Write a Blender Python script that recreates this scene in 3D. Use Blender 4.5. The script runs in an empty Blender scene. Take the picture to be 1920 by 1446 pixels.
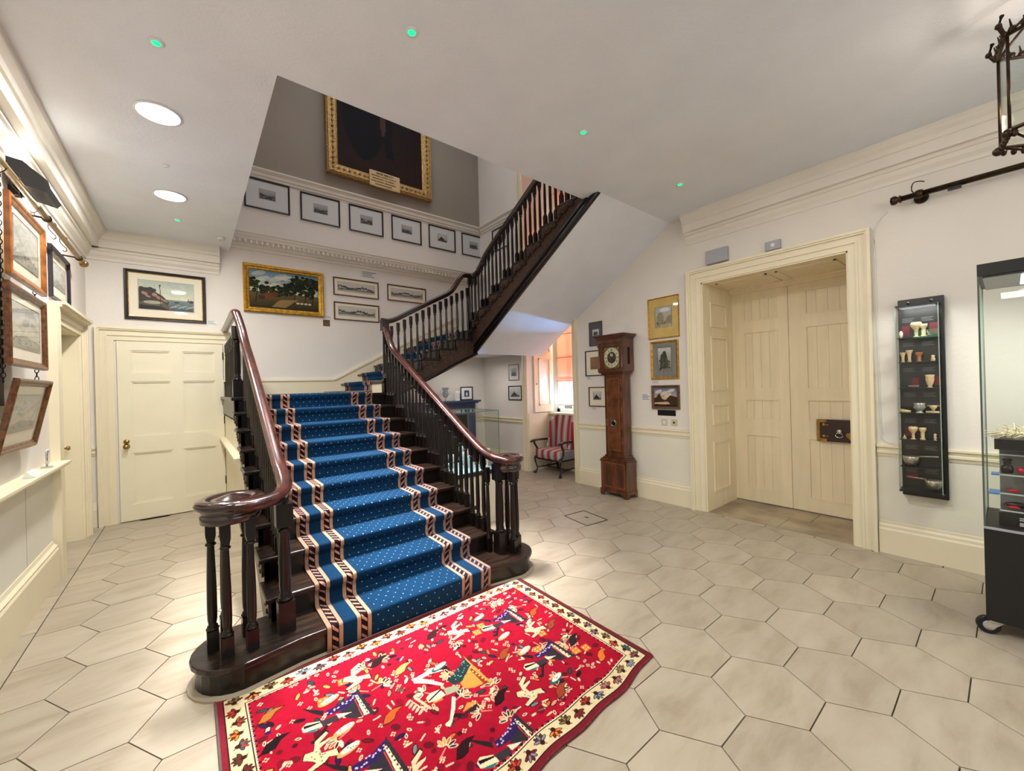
import bpy, bmesh, math, random
import numpy as np
from mathutils import Vector, Matrix

random.seed(7)
SC = bpy.context.scene
COL = SC.collection
PI = math.pi

# ------------------------------------------------------------------ camera
def cam_rotation(yaw, pitch, roll):
    f = Vector((math.sin(yaw)*math.cos(pitch), math.cos(yaw)*math.cos(pitch), math.sin(pitch)))
    r = Vector((math.cos(yaw), -math.sin(yaw), 0))
    d = f.cross(r)
    r2 = r*math.cos(roll) + d*math.sin(roll)
    d2 = -r*math.sin(roll) + d*math.cos(roll)
    m = Matrix((r2, -d2, -f)).transposed()
    return m
cd = bpy.data.cameras.new('camera')
cam = bpy.data.objects.new('camera', cd)
COL.objects.link(cam)
cd.sensor_fit = 'HORIZONTAL'
cd.sensor_width = 36.0
cd.lens = 751.0/1920*36.0
cd.clip_start = 0.05
cd.clip_end = 100
cam.matrix_world = Matrix.Translation((0, 0, 1.5)) @ cam_rotation(math.radians(38.8), math.radians(0.05), math.radians(1.52)).to_4x4()
SC.camera = cam

# ------------------------------------------------------------------ light
SC.view_settings.view_transform = 'Standard'
SC.view_settings.look = 'None'
SC.view_settings.gamma = 1
SC.view_settings.use_curve_mapping = False
SC.view_settings.exposure = 0.18
w = bpy.data.worlds.new('world'); SC.world = w
w.use_nodes = True
w.node_tree.nodes['Background'].inputs[0].default_value = (0.92, 0.96, 1.0, 1)
w.node_tree.nodes['Background'].inputs[1].default_value = 0.36

def area(name, loc, size, power, color, rot=(0, 0, 0), size_y=None, shape=None, spread=None):
    l = bpy.data.lights.new(name, 'AREA')
    l.energy = power; l.color = color; l.size = size
    if size_y: l.shape = 'RECTANGLE'; l.size_y = size_y
    if shape: l.shape = shape
    if spread: l.spread = spread
    o = bpy.data.objects.new(name, l); o.location = loc; o.rotation_euler = rot
    COL.objects.link(o)
    return o
def point(name, loc, power, color, r=0.03):
    l = bpy.data.lights.new(name, 'POINT')
    l.energy = power; l.color = color; l.shadow_soft_size = r
    o = bpy.data.objects.new(name, l); o.location = loc; COL.objects.link(o)
    return o
WARM = (1.0, 0.975, 0.93)
COOL = (0.42, 0.62, 1.0)
area('stairwell_fill', (2.6, 4.6, 6.85), 2.6, 36, (0.95, 0.97, 1.0))  # unseen overhead fill added to brighten the stairwell
area('stair_tread_fill', (1.15, 4.05, 6.6), 0.4, 66, (1.0, 0.98, 0.95), rot=(math.radians(-9), 0, 0), size_y=2.0, spread=math.radians(32))  # narrow beam added to light the treads; nothing hangs here
area('downlight_or_fill', (-0.13, 3.60, 3.385), 0.2, 32, WARM, shape='DISK')
area('downlight_or_fill', (-0.11, 5.03, 3.385), 0.2, 36, WARM, shape='DISK')
area('downlight_or_fill', (-0.13, 1.2, 3.385), 0.2, 30, WARM, shape='DISK')  # added fill out of view, no fitting here
area('downlight_or_fill', (0.9, 1.3, 3.385), 0.25, 44, WARM, shape='DISK')  # added fill for the stairs and landing wall, no fitting here
area('downlight_or_fill', (3.2, 1.1, 3.385), 0.25, 6, (1.0, 0.9, 0.78), shape='DISK')  # weak warm fill added on the right side, no fitting here
area('hall_fill_behind', (2.0, -2.3, 2.4), 3.0, 30, (1.0, 0.96, 0.9), rot=(math.radians(80), 0, 0), size_y=1.6)  # large unseen fill panel added behind the camera
area('daylight_outside_window', (6.5, 4.72, 3.0), 2.6, 150, (1.0, 0.92, 0.85), rot=(0, math.radians(90), 0), size_y=1.6)
area('blue_uplight_outside', (5.85, 4.72, 0.70), 0.3, 260, (0.2, 0.47, 1.0), rot=(0, math.radians(121), 0), size_y=1.0, spread=math.radians(52))  # uplight added outside the sill to throw blue onto the soffit
area('back_room_light', (3.9, 5.9, 1.95), 0.25, 5, (1, 0.95, 0.9), shape='DISK')  # small disk light under the landing, no fitting modelled

# ------------------------------------------------------------------ materials
def lin(c):
    out = []
    for v in c[:3]:
        v = v/255.0
        out.append(v/12.92 if v <= 0.04045 else ((v+0.055)/1.055)**2.4)
    return out
def lin4(c): return tuple(lin(c)) + (1.0,)
MATS = {}
def mat(name, col, rough=0.5, metal=0.0, bump=0.0, bscale=40.0, var=0.0, vscale=3.0, spec=0.5, coat=0.0, emit=None, estr=0.0, col2=None, stretch=(1, 1, 1)):
    if name in MATS: return MATS[name]
    m = bpy.data.materials.new(name); m.use_nodes = True
    nt = m.node_tree; b = nt.nodes['Principled BSDF']
    b.inputs['Base Color'].default_value = lin4(col)
    b.inputs['Roughness'].default_value = rough
    b.inputs['Metallic'].default_value = metal
    b.inputs['Specular IOR Level'].default_value = spec
    b.inputs['Coat Weight'].default_value = coat
    b.inputs['Coat Roughness'].default_value = 0.12
    if emit:
        b.inputs['Emission Color'].default_value = lin4(emit)
        b.inputs['Emission Strength'].default_value = estr
    tc = nt.nodes.new('ShaderNodeTexCoord')
    mp = nt.nodes.new('ShaderNodeMapping'); mp.inputs['Scale'].default_value = stretch
    nt.links.new(tc.outputs['Object'], mp.inputs[0])
    if var > 0 or col2:
        n = nt.nodes.new('ShaderNodeTexNoise'); n.inputs['Scale'].default_value = vscale; n.inputs['Detail'].default_value = 5
        nt.links.new(mp.outputs[0], n.inputs['Vector'])
        r = nt.nodes.new('ShaderNodeValToRGB')
        c1 = lin(col); c2 = lin(col2) if col2 else [x*(1-var) for x in c1]
        if not col2: c1 = [min(1, x*(1+var*0.5)) for x in c1]
        r.color_ramp.elements[0].position = 0.35; r.color_ramp.elements[1].position = 0.65
        r.color_ramp.elements[0].color = (*c2, 1); r.color_ramp.elements[1].color = (*c1, 1)
        nt.links.new(n.outputs['Fac'], r.inputs[0]); nt.links.new(r.outputs[0], b.inputs['Base Color'])
    if bump > 0:
        n2 = nt.nodes.new('ShaderNodeTexNoise'); n2.inputs['Scale'].default_value = bscale; n2.inputs['Detail'].default_value = 3
        nt.links.new(mp.outputs[0], n2.inputs['Vector'])
        bp = nt.nodes.new('ShaderNodeBump'); bp.inputs['Strength'].default_value = bump; bp.inputs['Distance'].default_value = 0.01
        nt.links.new(n2.outputs['Fac'], bp.inputs['Height']); nt.links.new(bp.outputs[0], b.inputs['Normal'])
    MATS[name] = m
    return m

M_WALL = mat('wall_paint', (226, 220, 212), 0.7, bump=0.15, bscale=30, var=0.03, vscale=1.5)
M_WALLB = mat('lower_wall_paint', (228, 224, 208), 0.6, bump=0.1, bscale=30, var=0.03)
M_OLIVE = mat('olive_grey_paint', (150, 140, 128), 0.7, bump=0.1, bscale=30, var=0.05, vscale=1)
M_CEIL = mat('ceiling_paint', (228, 231, 237), 0.8, bump=0.25, bscale=60, var=0.03)
M_TRIM = mat('cream_gloss_trim', (232, 222, 194), 0.4, var=0.02)
M_CORN = mat('cornice_paint', (226, 220, 208), 0.6, var=0.03)
M_DOOR = mat('cream_door_paint', (232, 225, 200), 0.38, bump=0.05, bscale=15, var=0.02)
M_DOOR2 = mat('aged_cream_door_paint', (236, 222, 190), 0.45, bump=0.12, bscale=20, var=0.05, vscale=2, stretch=(6, 6, 1))
M_WOODK = mat('near_black_oak', (19, 12, 10), 0.3, bump=0.1, bscale=60, var=0.3, vscale=8, coat=0.12, spec=0.35, stretch=(1, 1, 0.3))
M_WOODT = mat('worn_dark_tread', (44, 29, 20), 0.3, bump=0.2, bscale=30, col2=(16, 10, 8), vscale=9, coat=0.15, spec=0.35, stretch=(0.5, 3, 3))
M_CARVE = mat('carved_brown_oak', (66, 46, 34), 0.4, bump=0.6, bscale=70, var=0.5, vscale=30, coat=0.08, spec=0.35)
M_MAHOG = mat('polished_mahogany', (74, 30, 20), 0.25, bump=0.05, bscale=30, col2=(38, 15, 12), vscale=10, coat=0.35, spec=0.4, stretch=(3, 0.3, 3))
M_GROUT = mat('dark_grout', (92, 84, 72), 0.8)
M_BRASS = mat('aged_brass', (170, 135, 75), 0.3, metal=0.9, var=0.3, vscale=30)
M_BRASSD = mat('dark_bronze', (62, 46, 30), 0.35, metal=0.7, var=0.4, vscale=30)
M_CHROME = mat('chrome', (190, 190, 190), 0.15, metal=1.0)
M_BLACK = mat('matte_black', (16, 15, 15), 0.5, bump=0.05)
M_BLACKS = mat('satin_black', (20, 19, 19), 0.3)
M_GOLD = mat('gilt_frame', (196, 148, 52), 0.35, metal=0.75, bump=0.4, bscale=120, var=0.35, vscale=25)
M_GOLDP = mat('pale_gilt', (186, 150, 92), 0.4, metal=0.6, bump=0.8, bscale=70, var=0.45, vscale=35)
M_GOLDM = mat('gilt_mount', (205, 175, 95), 0.5, metal=0.3, var=0.12, vscale=8)
M_FBLACK = mat('black_frame', (26, 22, 24), 0.3)
M_FBROWN = mat('brown_wood_frame', (98, 68, 40), 0.4, var=0.35, vscale=20)
M_FMAPLE = mat('figured_maple_frame', (188, 116, 52), 0.35, col2=(130, 74, 30), vscale=14, coat=0.3)
M_FWALNUT = mat('walnut_frame', (122, 78, 42), 0.4, col2=(72, 42, 24), vscale=40, coat=0.2)
M_MOUNT = mat('cream_mount', (236, 228, 206), 0.8)
M_MOUNTG = mat('pale_grey_mount', (216, 218, 216), 0.8)
M_MOUNTD = mat('slate_mount', (84, 82, 92), 0.8)
M_MOUNTM = mat('grey_mount', (128, 126, 122), 0.8)
M_WHITE = mat('white_plastic', (225, 225, 222), 0.4)
M_GREY = mat('grey_plastic', (165, 165, 172), 0.45)
M_CLOCK = mat('walnut_veneer', (104, 54, 26), 0.3, bump=0.05, col2=(58, 26, 12), vscale=7, coat=0.5, stretch=(2, 2, 0.6))
M_CLOCKB = mat('burr_walnut_veneer', (116, 66, 36), 0.28, col2=(72, 38, 20), vscale=11, coat=0.5)
M_INLAY = mat('pale_inlay', (128, 74, 42), 0.35, var=0.3, vscale=30)
M_DARKGL = mat('dark_lens', (12, 12, 14), 0.08)
M_IVORY = mat('carved_ivory', (226, 196, 152), 0.4, var=0.15, vscale=60)
M_EBONY = mat('dark_horn', (38, 22, 18), 0.35)
M_SILVER = mat('pierced_silver', (190, 180, 165), 0.3, metal=0.8, bump=0.3, bscale=150, var=0.3, vscale=60)
M_CRIMSON = mat('crimson_enamel', (196, 12, 60), 0.3, emit=(196, 12, 60), estr=0.0)
M_FUR = mat('cream_feathers', (235, 224, 190), 0.9, bump=0.8, bscale=90)
M_GREEN = mat('green_indicator_light', (0, 200, 110), 0.4, emit=(0, 235, 120), estr=2.2)
M_LED = mat('white_led', (255, 255, 255), 0.4, emit=(235, 240, 255), estr=10)
M_LAMP = mat('lit_lamp_diffuser', (255, 255, 255), 0.4, emit=(255, 246, 228), estr=6)
M_BLUELIT = mat('black_with_blue_reflection', (46, 60, 96), 0.35, var=0.3, vscale=20)  # black paint, with the blue light it reflects put into the colour
M_IRON = mat('black_iron', (22, 22, 24), 0.45, metal=0.5)
M_LEATHER = mat('dark_leather', (50, 26, 24), 0.35, bump=0.2, bscale=80, var=0.2)
M_STONE = mat('worn_threshold_stone', (182, 166, 140), 0.5, bump=0.35, bscale=12, col2=(140, 124, 102), vscale=3)
M_WRIT = mat('grey_lettering', (120, 120, 124), 0.6)
M_WRITB = mat('brown_lettering', (78, 60, 40), 0.6)
M_CURB = mat('stone_curb', (160, 148, 128), 0.55, bump=0.2, var=0.1)
M_BLUEP = mat('blue_plastic_clip', (40, 130, 210), 0.3)
M_RUGE = mat('red_wool_edge', (120, 28, 36), 0.95, bump=0.8, bscale=200, var=0.4, vscale=60)
M_BROWNB = mat('brown_shadow_and_item', (78, 54, 40), 0.5, var=0.2)

def glass_mat(name, tint=(0.93, 0.97, 0.95), k=1.0, rough=0.0):
    m = bpy.data.materials.new(name); m.use_nodes = True
    nt = m.node_tree; nt.nodes.clear()
    o = nt.nodes.new('ShaderNodeOutputMaterial'); t = nt.nodes.new('ShaderNodeBsdfTransparent')
    t.inputs[0].default_value = (*tint, 1)
    g = nt.nodes.new('ShaderNodeBsdfGlossy'); g.inputs['Roughness'].default_value = rough
    fr = nt.nodes.new('ShaderNodeFresnel')
    ge = nt.nodes.new('ShaderNodeNewGeometry'); mi = nt.nodes.new('ShaderNodeMapRange'); mi.inputs[3].default_value = 1.5; mi.inputs[4].default_value = 1/1.5
    nt.links.new(ge.outputs['Backfacing'], mi.inputs[0]); nt.links.new(mi.outputs[0], fr.inputs[0])
    mu = nt.nodes.new('ShaderNodeMath'); mu.operation = 'MULTIPLY'; mu.inputs[1].default_value = k
    nt.links.new(fr.outputs[0], mu.inputs[0])
    mx = nt.nodes.new('ShaderNodeMixShader')
    nt.links.new(mu.outputs[0], mx.inputs[0]); nt.links.new(t.outputs[0], mx.inputs[1]); nt.links.new(g.outputs[0], mx.inputs[2])
    nt.links.new(mx.outputs[0], o.inputs[0])
    return m
M_GLASS = glass_mat('clear_glass')
M_PGLASS = glass_mat('picture_glass', (0.995, 0.995, 0.995), 0.5, 0.02)
M_CGLASS = glass_mat('cabinet_glass', (0.965, 0.98, 0.97), 0.4)
M_GLEDGE = mat('green_glass_edge', (96, 116, 106), 0.15)

def attr_mat(name, rough=0.6, bump=0.0, bscale=100, spec=0.4, coat=0.0):
    m = bpy.data.materials.new(name); m.use_nodes = True
    nt = m.node_tree; b = nt.nodes['Principled BSDF']
    a = nt.nodes.new('ShaderNodeAttribute'); a.attribute_name = 'Col'
    nt.links.new(a.outputs['Color'], b.inputs['Base Color'])
    b.inputs['Roughness'].default_value = rough; b.inputs['Specular IOR Level'].default_value = spec
    b.inputs['Coat Weight'].default_value = coat
    if bump:
        tc = nt.nodes.new('ShaderNodeTexCoord'); n2 = nt.nodes.new('ShaderNodeTexNoise'); n2.inputs['Scale'].default_value = bscale
        nt.links.new(tc.outputs['Object'], n2.inputs['Vector'])
        bp = nt.nodes.new('ShaderNodeBump'); bp.inputs['Strength'].default_value = bump; bp.inputs['Distance'].default_value = 0.004
        nt.links.new(n2.outputs['Fac'], bp.inputs['Height']); nt.links.new(bp.outputs[0], b.inputs['Normal'])
    return m
M_PRINT = attr_mat('printed_paper', 0.7)
M_CANVAS = attr_mat('oil_on_canvas', 0.65, 0.2, 150, spec=0.15)
M_RUG = attr_mat('knotted_wool', 0.95, 0.8, 260, spec=0.15)

# floor stone: marble-like veins, different from tile to tile through the object's own random value
def floor_mat():
    m = bpy.data.materials.new('honed_limestone'); m.use_nodes = True
    nt = m.node_tree; b = nt.nodes['Principled BSDF']; L = nt.links.new
    geo = nt.nodes.new('ShaderNodeNewGeometry'); oi = nt.nodes.new('ShaderNodeObjectInfo')
    add = nt.nodes.new('ShaderNodeVectorMath'); add.operation = 'MULTIPLY_ADD'
    add.inputs[1].default_value = (1.6, 5.0, 1); L(geo.outputs['Position'], add.inputs[0])
    cx = nt.nodes.new('ShaderNodeCombineXYZ'); mu = nt.nodes.new('ShaderNodeMath'); mu.operation = 'MULTIPLY'; mu.inputs[1].default_value = 30
    L(oi.outputs['Random'], mu.inputs[0]); L(mu.outputs[0], cx.inputs[2]); L(cx.outputs[0], add.inputs[2])
    n = nt.nodes.new('ShaderNodeTexNoise'); n.inputs['Scale'].default_value = 1.6; n.inputs['Detail'].default_value = 8; n.inputs['Distortion'].default_value = 0.35; n.inputs['Roughness'].default_value = 0.62
    L(add.outputs[0], n.inputs['Vector'])
    r = nt.nodes.new('ShaderNodeValToRGB'); e = r.color_ramp.elements
    e[0].position = 0.3; e[0].color = lin4((158, 144, 124)); e[1].position = 0.72; e[1].color = lin4((184, 173, 154))
    k = e.new(0.5); k.color = lin4((174, 162, 143))
    L(n.outputs['Fac'], r.inputs[0])
    hs = nt.nodes.new('ShaderNodeHueSaturation')
    mr = nt.nodes.new('ShaderNodeMapRange'); mr.inputs[3].default_value = 0.93; mr.inputs[4].default_value = 1.05
    L(oi.outputs['Random'], mr.inputs[0]); L(mr.outputs[0], hs.inputs['Value']); L(r.outputs[0], hs.inputs['Color'])
    L(hs.outputs[0], b.inputs['Base Color'])
    rr = nt.nodes.new('ShaderNodeMapRange'); rr.inputs[3].default_value = 0.28; rr.inputs[4].default_value = 0.5
    L(n.outputs['Fac'], rr.inputs[0]); L(rr.outputs[0], b.inputs['Roughness'])
    n2 = nt.nodes.new('ShaderNodeTexNoise'); n2.inputs['Scale'].default_value = 7; L(geo.outputs['Position'], n2.inputs['Vector'])
    bp = nt.nodes.new('ShaderNodeBump'); bp.inputs['Strength'].default_value = 0.12; bp.inputs['Distance'].default_value = 0.01
    L(n2.outputs['Fac'], bp.inputs['Height']); L(bp.outputs[0], b.inputs['Normal'])
    return m
M_FLOOR = floor_mat()

def stripe_mat():
    m = bpy.data.materials.new('striped_upholstery'); m.use_nodes = True
    nt = m.node_tree; b = nt.nodes['Principled BSDF']; L = nt.links.new
    uv = nt.nodes.new('ShaderNodeAttribute'); uv.attribute_name = 'stripe'
    r = nt.nodes.new('ShaderNodeValToRGB'); r.color_ramp.interpolation = 'CONSTANT'
    fr = nt.nodes.new('ShaderNodeMath'); fr.operation = 'FRACT'; L(uv.outputs['Fac'], fr.inputs[0])
    L(fr.outputs[0], r.inputs[0]); e = r.color_ramp.elements
    e[0].position = 0; e[0].color = lin4((150, 52, 54)); e[1].position = 0.4; e[1].color = lin4((214, 160, 140))
    for p, c in ((0.46, (150, 146, 152)), (0.62, (196, 190, 186)), (0.78, (146, 142, 150)), (0.94, (214, 160, 140))):
        k = e.new(p); k.color = lin4(c)
    L(r.outputs[0], b.inputs['Base Color']); b.inputs['Roughness'].default_value = 0.9
    return m
M_STRIPE = stripe_mat()

def runner_mat():
    """blue runner: u = metres across from its left edge, v = metres along it"""
    m = bpy.data.materials.new('blue_runner_carpet'); m.use_nodes = True
    nt = m.node_tree; b = nt.nodes['Principled BSDF']; L = nt.links.new
    def N(op, a, bb=None, c=None):
        x = nt.nodes.new('ShaderNodeMath'); x.operation = op
        for i, v in enumerate((a, bb, c)):
            if v is None: continue
            if isinstance(v, (int, float)): x.inputs[i].default_value = v
            else: L(v, x.inputs[i])
        return x.outputs[0]
    def mixc(f, c1, c2):
        x = nt.nodes.new('ShaderNodeMix'); x.data_type = 'RGBA'
        L(f, x.inputs[0])
        for i, c in ((6, c1), (7, c2)):
            if isinstance(c, tuple): x.inputs[i].default_value = c
            else: L(c, x.inputs[i])
        return x.outputs[2]
    uv = nt.nodes.new('ShaderNodeUVMap'); uv.uv_map = 'UVMap'
    s = nt.nodes.new('ShaderNodeSeparateXYZ'); L(uv.outputs[0], s.inputs[0])
    u, v = s.outputs[0], s.outputs[1]
    W = 1.14
    d = N('MINIMUM', u, N('SUBTRACT', W, u))           # distance from nearer edge
    # white pin dots on a staggered grid 55 mm
    G = 0.046
    row = N('FLOOR', N('DIVIDE', v, G))
    off = N('MULTIPLY', N('MODULO', row, 2.0), 0.5)
    fu = N('SUBTRACT', N('FRACT', N('ADD', N('DIVIDE', u, G*1.4), off)), 0.5)
    fv = N('SUBTRACT', N('FRACT', N('DIVIDE', v, G)), 0.5)
    rad = N('ADD', N('MULTIPLY', N('MULTIPLY', fu, 1.4), N('MULTIPLY', fu, 1.4)), N('MULTIPLY', fv, fv))
    dot = N('LESS_THAN', rad, 0.0060)
    inner = N('GREATER_THAN', d, 0.26)
    dot = N('MULTIPLY', dot, inner)
    nz = nt.nodes.new('ShaderNodeTexNoise'); nz.inputs['Scale'].default_value = 60
    L(uv.outputs[0], nz.inputs['Vector'])
    blue = mixc(nz.outputs['Fac'], lin4((5, 30, 54)), lin4((11, 54, 88)))
    base = mixc(dot, blue, lin4((150, 190, 212)))
    # border bands: edge band 0-0.085, inner band 0.165-0.25
    def inr(a0, a1): return N('MULTIPLY', N('GREATER_THAN', d, a0), N('LESS_THAN', d, a1))
    tanm = N('ADD', inr(-0.01, 0.085), inr(0.165, 0.25))
    dark = N('ADD', inr(0.022, 0.063), inr(0.187, 0.228))
    loc = N('MODULO', N('SUBTRACT', d, 0.0), 0.165)
    a = N('DIVIDE', N('SUBTRACT', loc, 0.0425), 0.02)  # -1..1 across the dark channel
    sw = N('SINE', N('ADD', N('MULTIPLY', v, 2*PI/0.055), N('MULTIPLY', a, 2.2)))
    chain = N('MULTIPLY', N('GREATER_THAN', sw, 0.45), N('LESS_THAN', N('ABSOLUTE', a), 0.8))
    base = mixc(tanm, base, lin4((176, 138, 110)))
    base = mixc(dark, base, lin4((34, 12, 16)))
    base = mixc(N('MULTIPLY', dark, chain), base, lin4((190, 140, 116)))
    L(base, b.inputs['Base Color'])
    b.inputs['Roughness'].default_value = 0.95; b.inputs['Specular IOR Level'].default_value = 0.1
    b.inputs['Sheen Weight'].default_value = 0.12; b.inputs['Sheen Tint'].default_value = lin4((90, 150, 220))
    n2 = nt.nodes.new('ShaderNodeTexNoise'); n2.inputs['Scale'].default_value = 400; L(uv.outputs[0], n2.inputs['Vector'])
    bp = nt.nodes.new('ShaderNodeBump'); bp.inputs['Strength'].default_value = 0.6; bp.inputs['Distance'].default_value = 0.004
    L(n2.outputs['Fac'], bp.inputs['Height']); L(bp.outputs[0], b.inputs['Normal'])
    return m
M_RUNNER = runner_mat()

def blind_mat():
    m = bpy.data.materials.new('salmon_blind_fabric'); m.use_nodes = True
    nt = m.node_tree; nt.nodes.clear(); o = nt.nodes.new('ShaderNodeOutputMaterial')
    t = nt.nodes.new('ShaderNodeBsdfTranslucent'); t.inputs[0].default_value = lin4((208, 122, 94))
    d = nt.nodes.new('ShaderNodeBsdfDiffuse'); d.inputs[0].default_value = lin4((232, 176, 156))
    mx = nt.nodes.new('ShaderNodeMixShader'); mx.inputs[0].default_value = 0.4
    nt.links.new(t.outputs[0], mx.inputs[1]); nt.links.new(d.outputs[0], mx.inputs[2]); nt.links.new(mx.outputs[0], o.inputs[0])
    return m
M_BLIND = blind_mat()

# ------------------------------------------------------------------ mesh helpers
class MB:
    def __init__(s): s.v = []; s.f = []; s.sm = []
    def add(s, vs, fs, smooth=False):
        o = len(s.v); s.v += [tuple(p) for p in vs]; s.f += [tuple(i+o for i in f) for f in fs]; s.sm += [smooth]*len(fs)
        return s
    def box(s, x0, x1, y0, y1, z0, z1):
        x0, x1 = min(x0, x1), max(x0, x1); y0, y1 = min(y0, y1), max(y0, y1); z0, z1 = min(z0, z1), max(z0, z1)
        v = [(x0,y0,z0),(x1,y0,z0),(x1,y1,z0),(x0,y1,z0),(x0,y0,z1),(x1,y0,z1),(x1,y1,z1),(x0,y1,z1)]
        return s.add(v, [(0,3,2,1),(4,5,6,7),(0,1,5,4),(1,2,6,5),(2,3,7,6),(3,0,4,7)])
    def prism(s, poly, axis, a, b, smooth=False):
        """poly: 2D points; axis 'x': (y,z), 'y': (x,z), 'z': (x,y)"""
        n = len(poly)
        def P(p, t):
            return {'x': (t, p[0], p[1]), 'y': (p[0], t, p[1]), 'z': (p[0], p[1], t)}[axis]
        v = [P(p, a) for p in poly] + [P(p, b) for p in poly]
        f = [tuple(range(n))[::-1], tuple(range(n, 2*n))]
        s.add(v, f)
        o = len(s.v) - 2*n
        for i in range(n):
            j = (i+1) % n
            s.f.append((o+i, o+j, o+n+j, o+n+i)); s.sm.append(smooth)
        return s
    def lathe(s, prof, c=(0, 0, 0), n=16, axis='z', smooth=True, a0=0.0):
        """prof: (r, h)"""
        vs = []; fs = []
        for r, h in prof:
            for i in range(n):
                a = a0 + 2*PI*i/n
                p = (r*math.cos(a), r*math.sin(a), h)
                if axis == 'y': p = (p[0], h, p[1])
                if axis == 'x': p = (h, p[0], p[1])
                vs.append((c[0]+p[0], c[1]+p[1], c[2]+p[2]))
        m = len(prof)
        for k in range(m-1):
            for i in range(n):
                j = (i+1) % n
                fs.append((k*n+i, k*n+j, (k+1)*n+j, (k+1)*n+i))
        s.add(vs, fs, smooth)
        o = len(s.v) - m*n
        if prof[0][0] > 1e-5: s.f.append(tuple(o+i for i in range(n))[::-1]); s.sm.append(False)
        if prof[-1][0] > 1e-5: s.f.append(tuple(o+(m-1)*n+i for i in range(n))); s.sm.append(False)
        return s
    def sweep(s, path, sec, closed=False, smooth=True, up=(0, 0, 1), scale=None):
        """sec: (side, up) offsets, swept along the path with a horizontal side vector"""
        P = [Vector(p) for p in path]; n = len(P); m = len(sec); U = Vector(up)
        vs = []
        for i, p in enumerate(P):
            if closed: t = P[(i+1) % n] - P[i-1]
            else: t = P[min(i+1, n-1)] - P[max(i-1, 0)]
            t.normalize()
            side = t.cross(U)
            if side.length < 1e-4: side = Vector((1, 0, 0))
            side.normalize(); u = side.cross(t).normalized()
            k = scale[i] if scale else 1.0
            for a, b in sec: vs.append(tuple(p + side*a*k + u*b*k))
        fs = []
        for i in range(n if closed else n-1):
            i2 = (i+1) % n
            for j in range(m):
                j2 = (j+1) % m
                fs.append((i*m+j, i2*m+j, i2*m+j2, i*m+j2))
        s.add(vs, fs, smooth)
        if not closed:
            o = len(s.v) - n*m
            s.f.append(tuple(o+j for j in range(m))); s.sm.append(False)
            s.f.append(tuple(o+(n-1)*m+j for j in range(m))[::-1]); s.sm.append(False)
        return s
    def tube(s, path, r, n=8, closed=False, scale=None):
        sec = [(r*math.cos(2*PI*i/n), r*math.sin(2*PI*i/n)) for i in range(n)]
        return s.sweep(path, sec, closed=closed, scale=scale)
    def ball(s, c, r, n=12, m=8, sc=(1, 1, 1)):
        vs = []; fs = []
        for i in range(m+1):
            ph = PI*i/m
            for j in range(n):
                a = 2*PI*j/n
                vs.append((c[0]+r*sc[0]*math.sin(ph)*math.cos(a), c[1]+r*sc[1]*math.sin(ph)*math.sin(a), c[2]+r*sc[2]*math.cos(ph)))
        for i in range(m):
            for j in range(n):
                k = (j+1) % n
                fs.append((i*n+j, (i+1)*n+j, (i+1)*n+k, i*n+k))
        return s.add(vs, fs, True)
    def frame(s, w, h, prof, c=(0, 0)):
        """mitred picture frame in the local x-z plane around centre c; prof: (inset from the outer edge, y)"""
        x0, x1, z0, z1 = c[0]-w/2, c[0]+w/2, c[1]-h/2, c[1]+h/2
        m = len(prof); vs = []; fs = []
        for (cx, cz, sx, sz) in ((x0, z0, 1, 1), (x1, z0, -1, 1), (x1, z1, -1, -1), (x0, z1, 1, -1)):
            for d, y in prof: vs.append((cx+sx*d, y, cz+sz*d))
        for i in range(4):
            i2 = (i+1) % 4
            for j in range(m):
                j2 = (j+1) % m
                fs.append((i*m+j, i2*m+j, i2*m+j2, i*m+j2))
        return s.add(vs, fs)
    def mesh(s, name, material=None):
        me = bpy.data.meshes.new(name); me.from_pydata(s.v, [], s.f)
        me.polygons.foreach_set('use_smooth', s.sm)
        bm = bmesh.new(); bm.from_mesh(me); bmesh.ops.recalc_face_normals(bm, faces=bm.faces); bm.to_mesh(me); bm.free()
        me.update()
        if material: me.materials.append(material)
        return me
    def build(s, name, material, parent=None, loc=None, rot=None, bevel=0.0):
        o = bpy.data.objects.new(name, s.mesh(name, material)); COL.objects.link(o)
        if parent: o.parent = parent
        if loc: o.location = loc
        if rot: o.rotation_euler = rot
        if bevel:
            md = o.modifiers.new('bevel', 'BEVEL'); md.width = bevel; md.segments = 2; md.limit_method = 'ANGLE'; md.angle_limit = math.radians(50)
        return o
def tag(o, label=None, cat=None, group=None, kind=None):
    if label: o['label'] = label
    if cat: o['category'] = cat
    if group: o['group'] = group
    if kind: o['kind'] = kind
    return o
def empty(name, loc=(0, 0, 0), rz=0.0, label=None, cat=None, group=None, kind=None):
    o = bpy.data.objects.new(name, None); COL.objects.link(o); o.location = loc; o.rotation_euler = (0, 0, rz)
    o.empty_display_size = 0.1
    return tag(o, label, cat, group, kind)
def link_copy(o, parent=None, loc=None, rot=None):
    c = o.copy(); COL.objects.link(c)
    if parent: c.parent = parent
    if loc is not None: c.location = loc
    if rot is not None: c.rotation_euler = rot
    return c
def struct(name, mb, m, parent=None, **k):
    o = mb.build(name, m, parent, **k)
    if not parent: o['kind'] = 'structure'
    return o
def catmull(pts, n=6):
    P = [Vector(p) for p in pts]; out = []
    for i in range(len(P)-1):
        a, b, c, d = P[max(i-1, 0)], P[i], P[i+1], P[min(i+2, len(P)-1)]
        for k in range(n):
            t = k/n
            out.append(0.5*((2*b) + (c-a)*t + (2*a-5*b+4*c-d)*t*t + (3*b-a-3*c+d)*t**3))
    out.append(P[-1])
    return out

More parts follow.
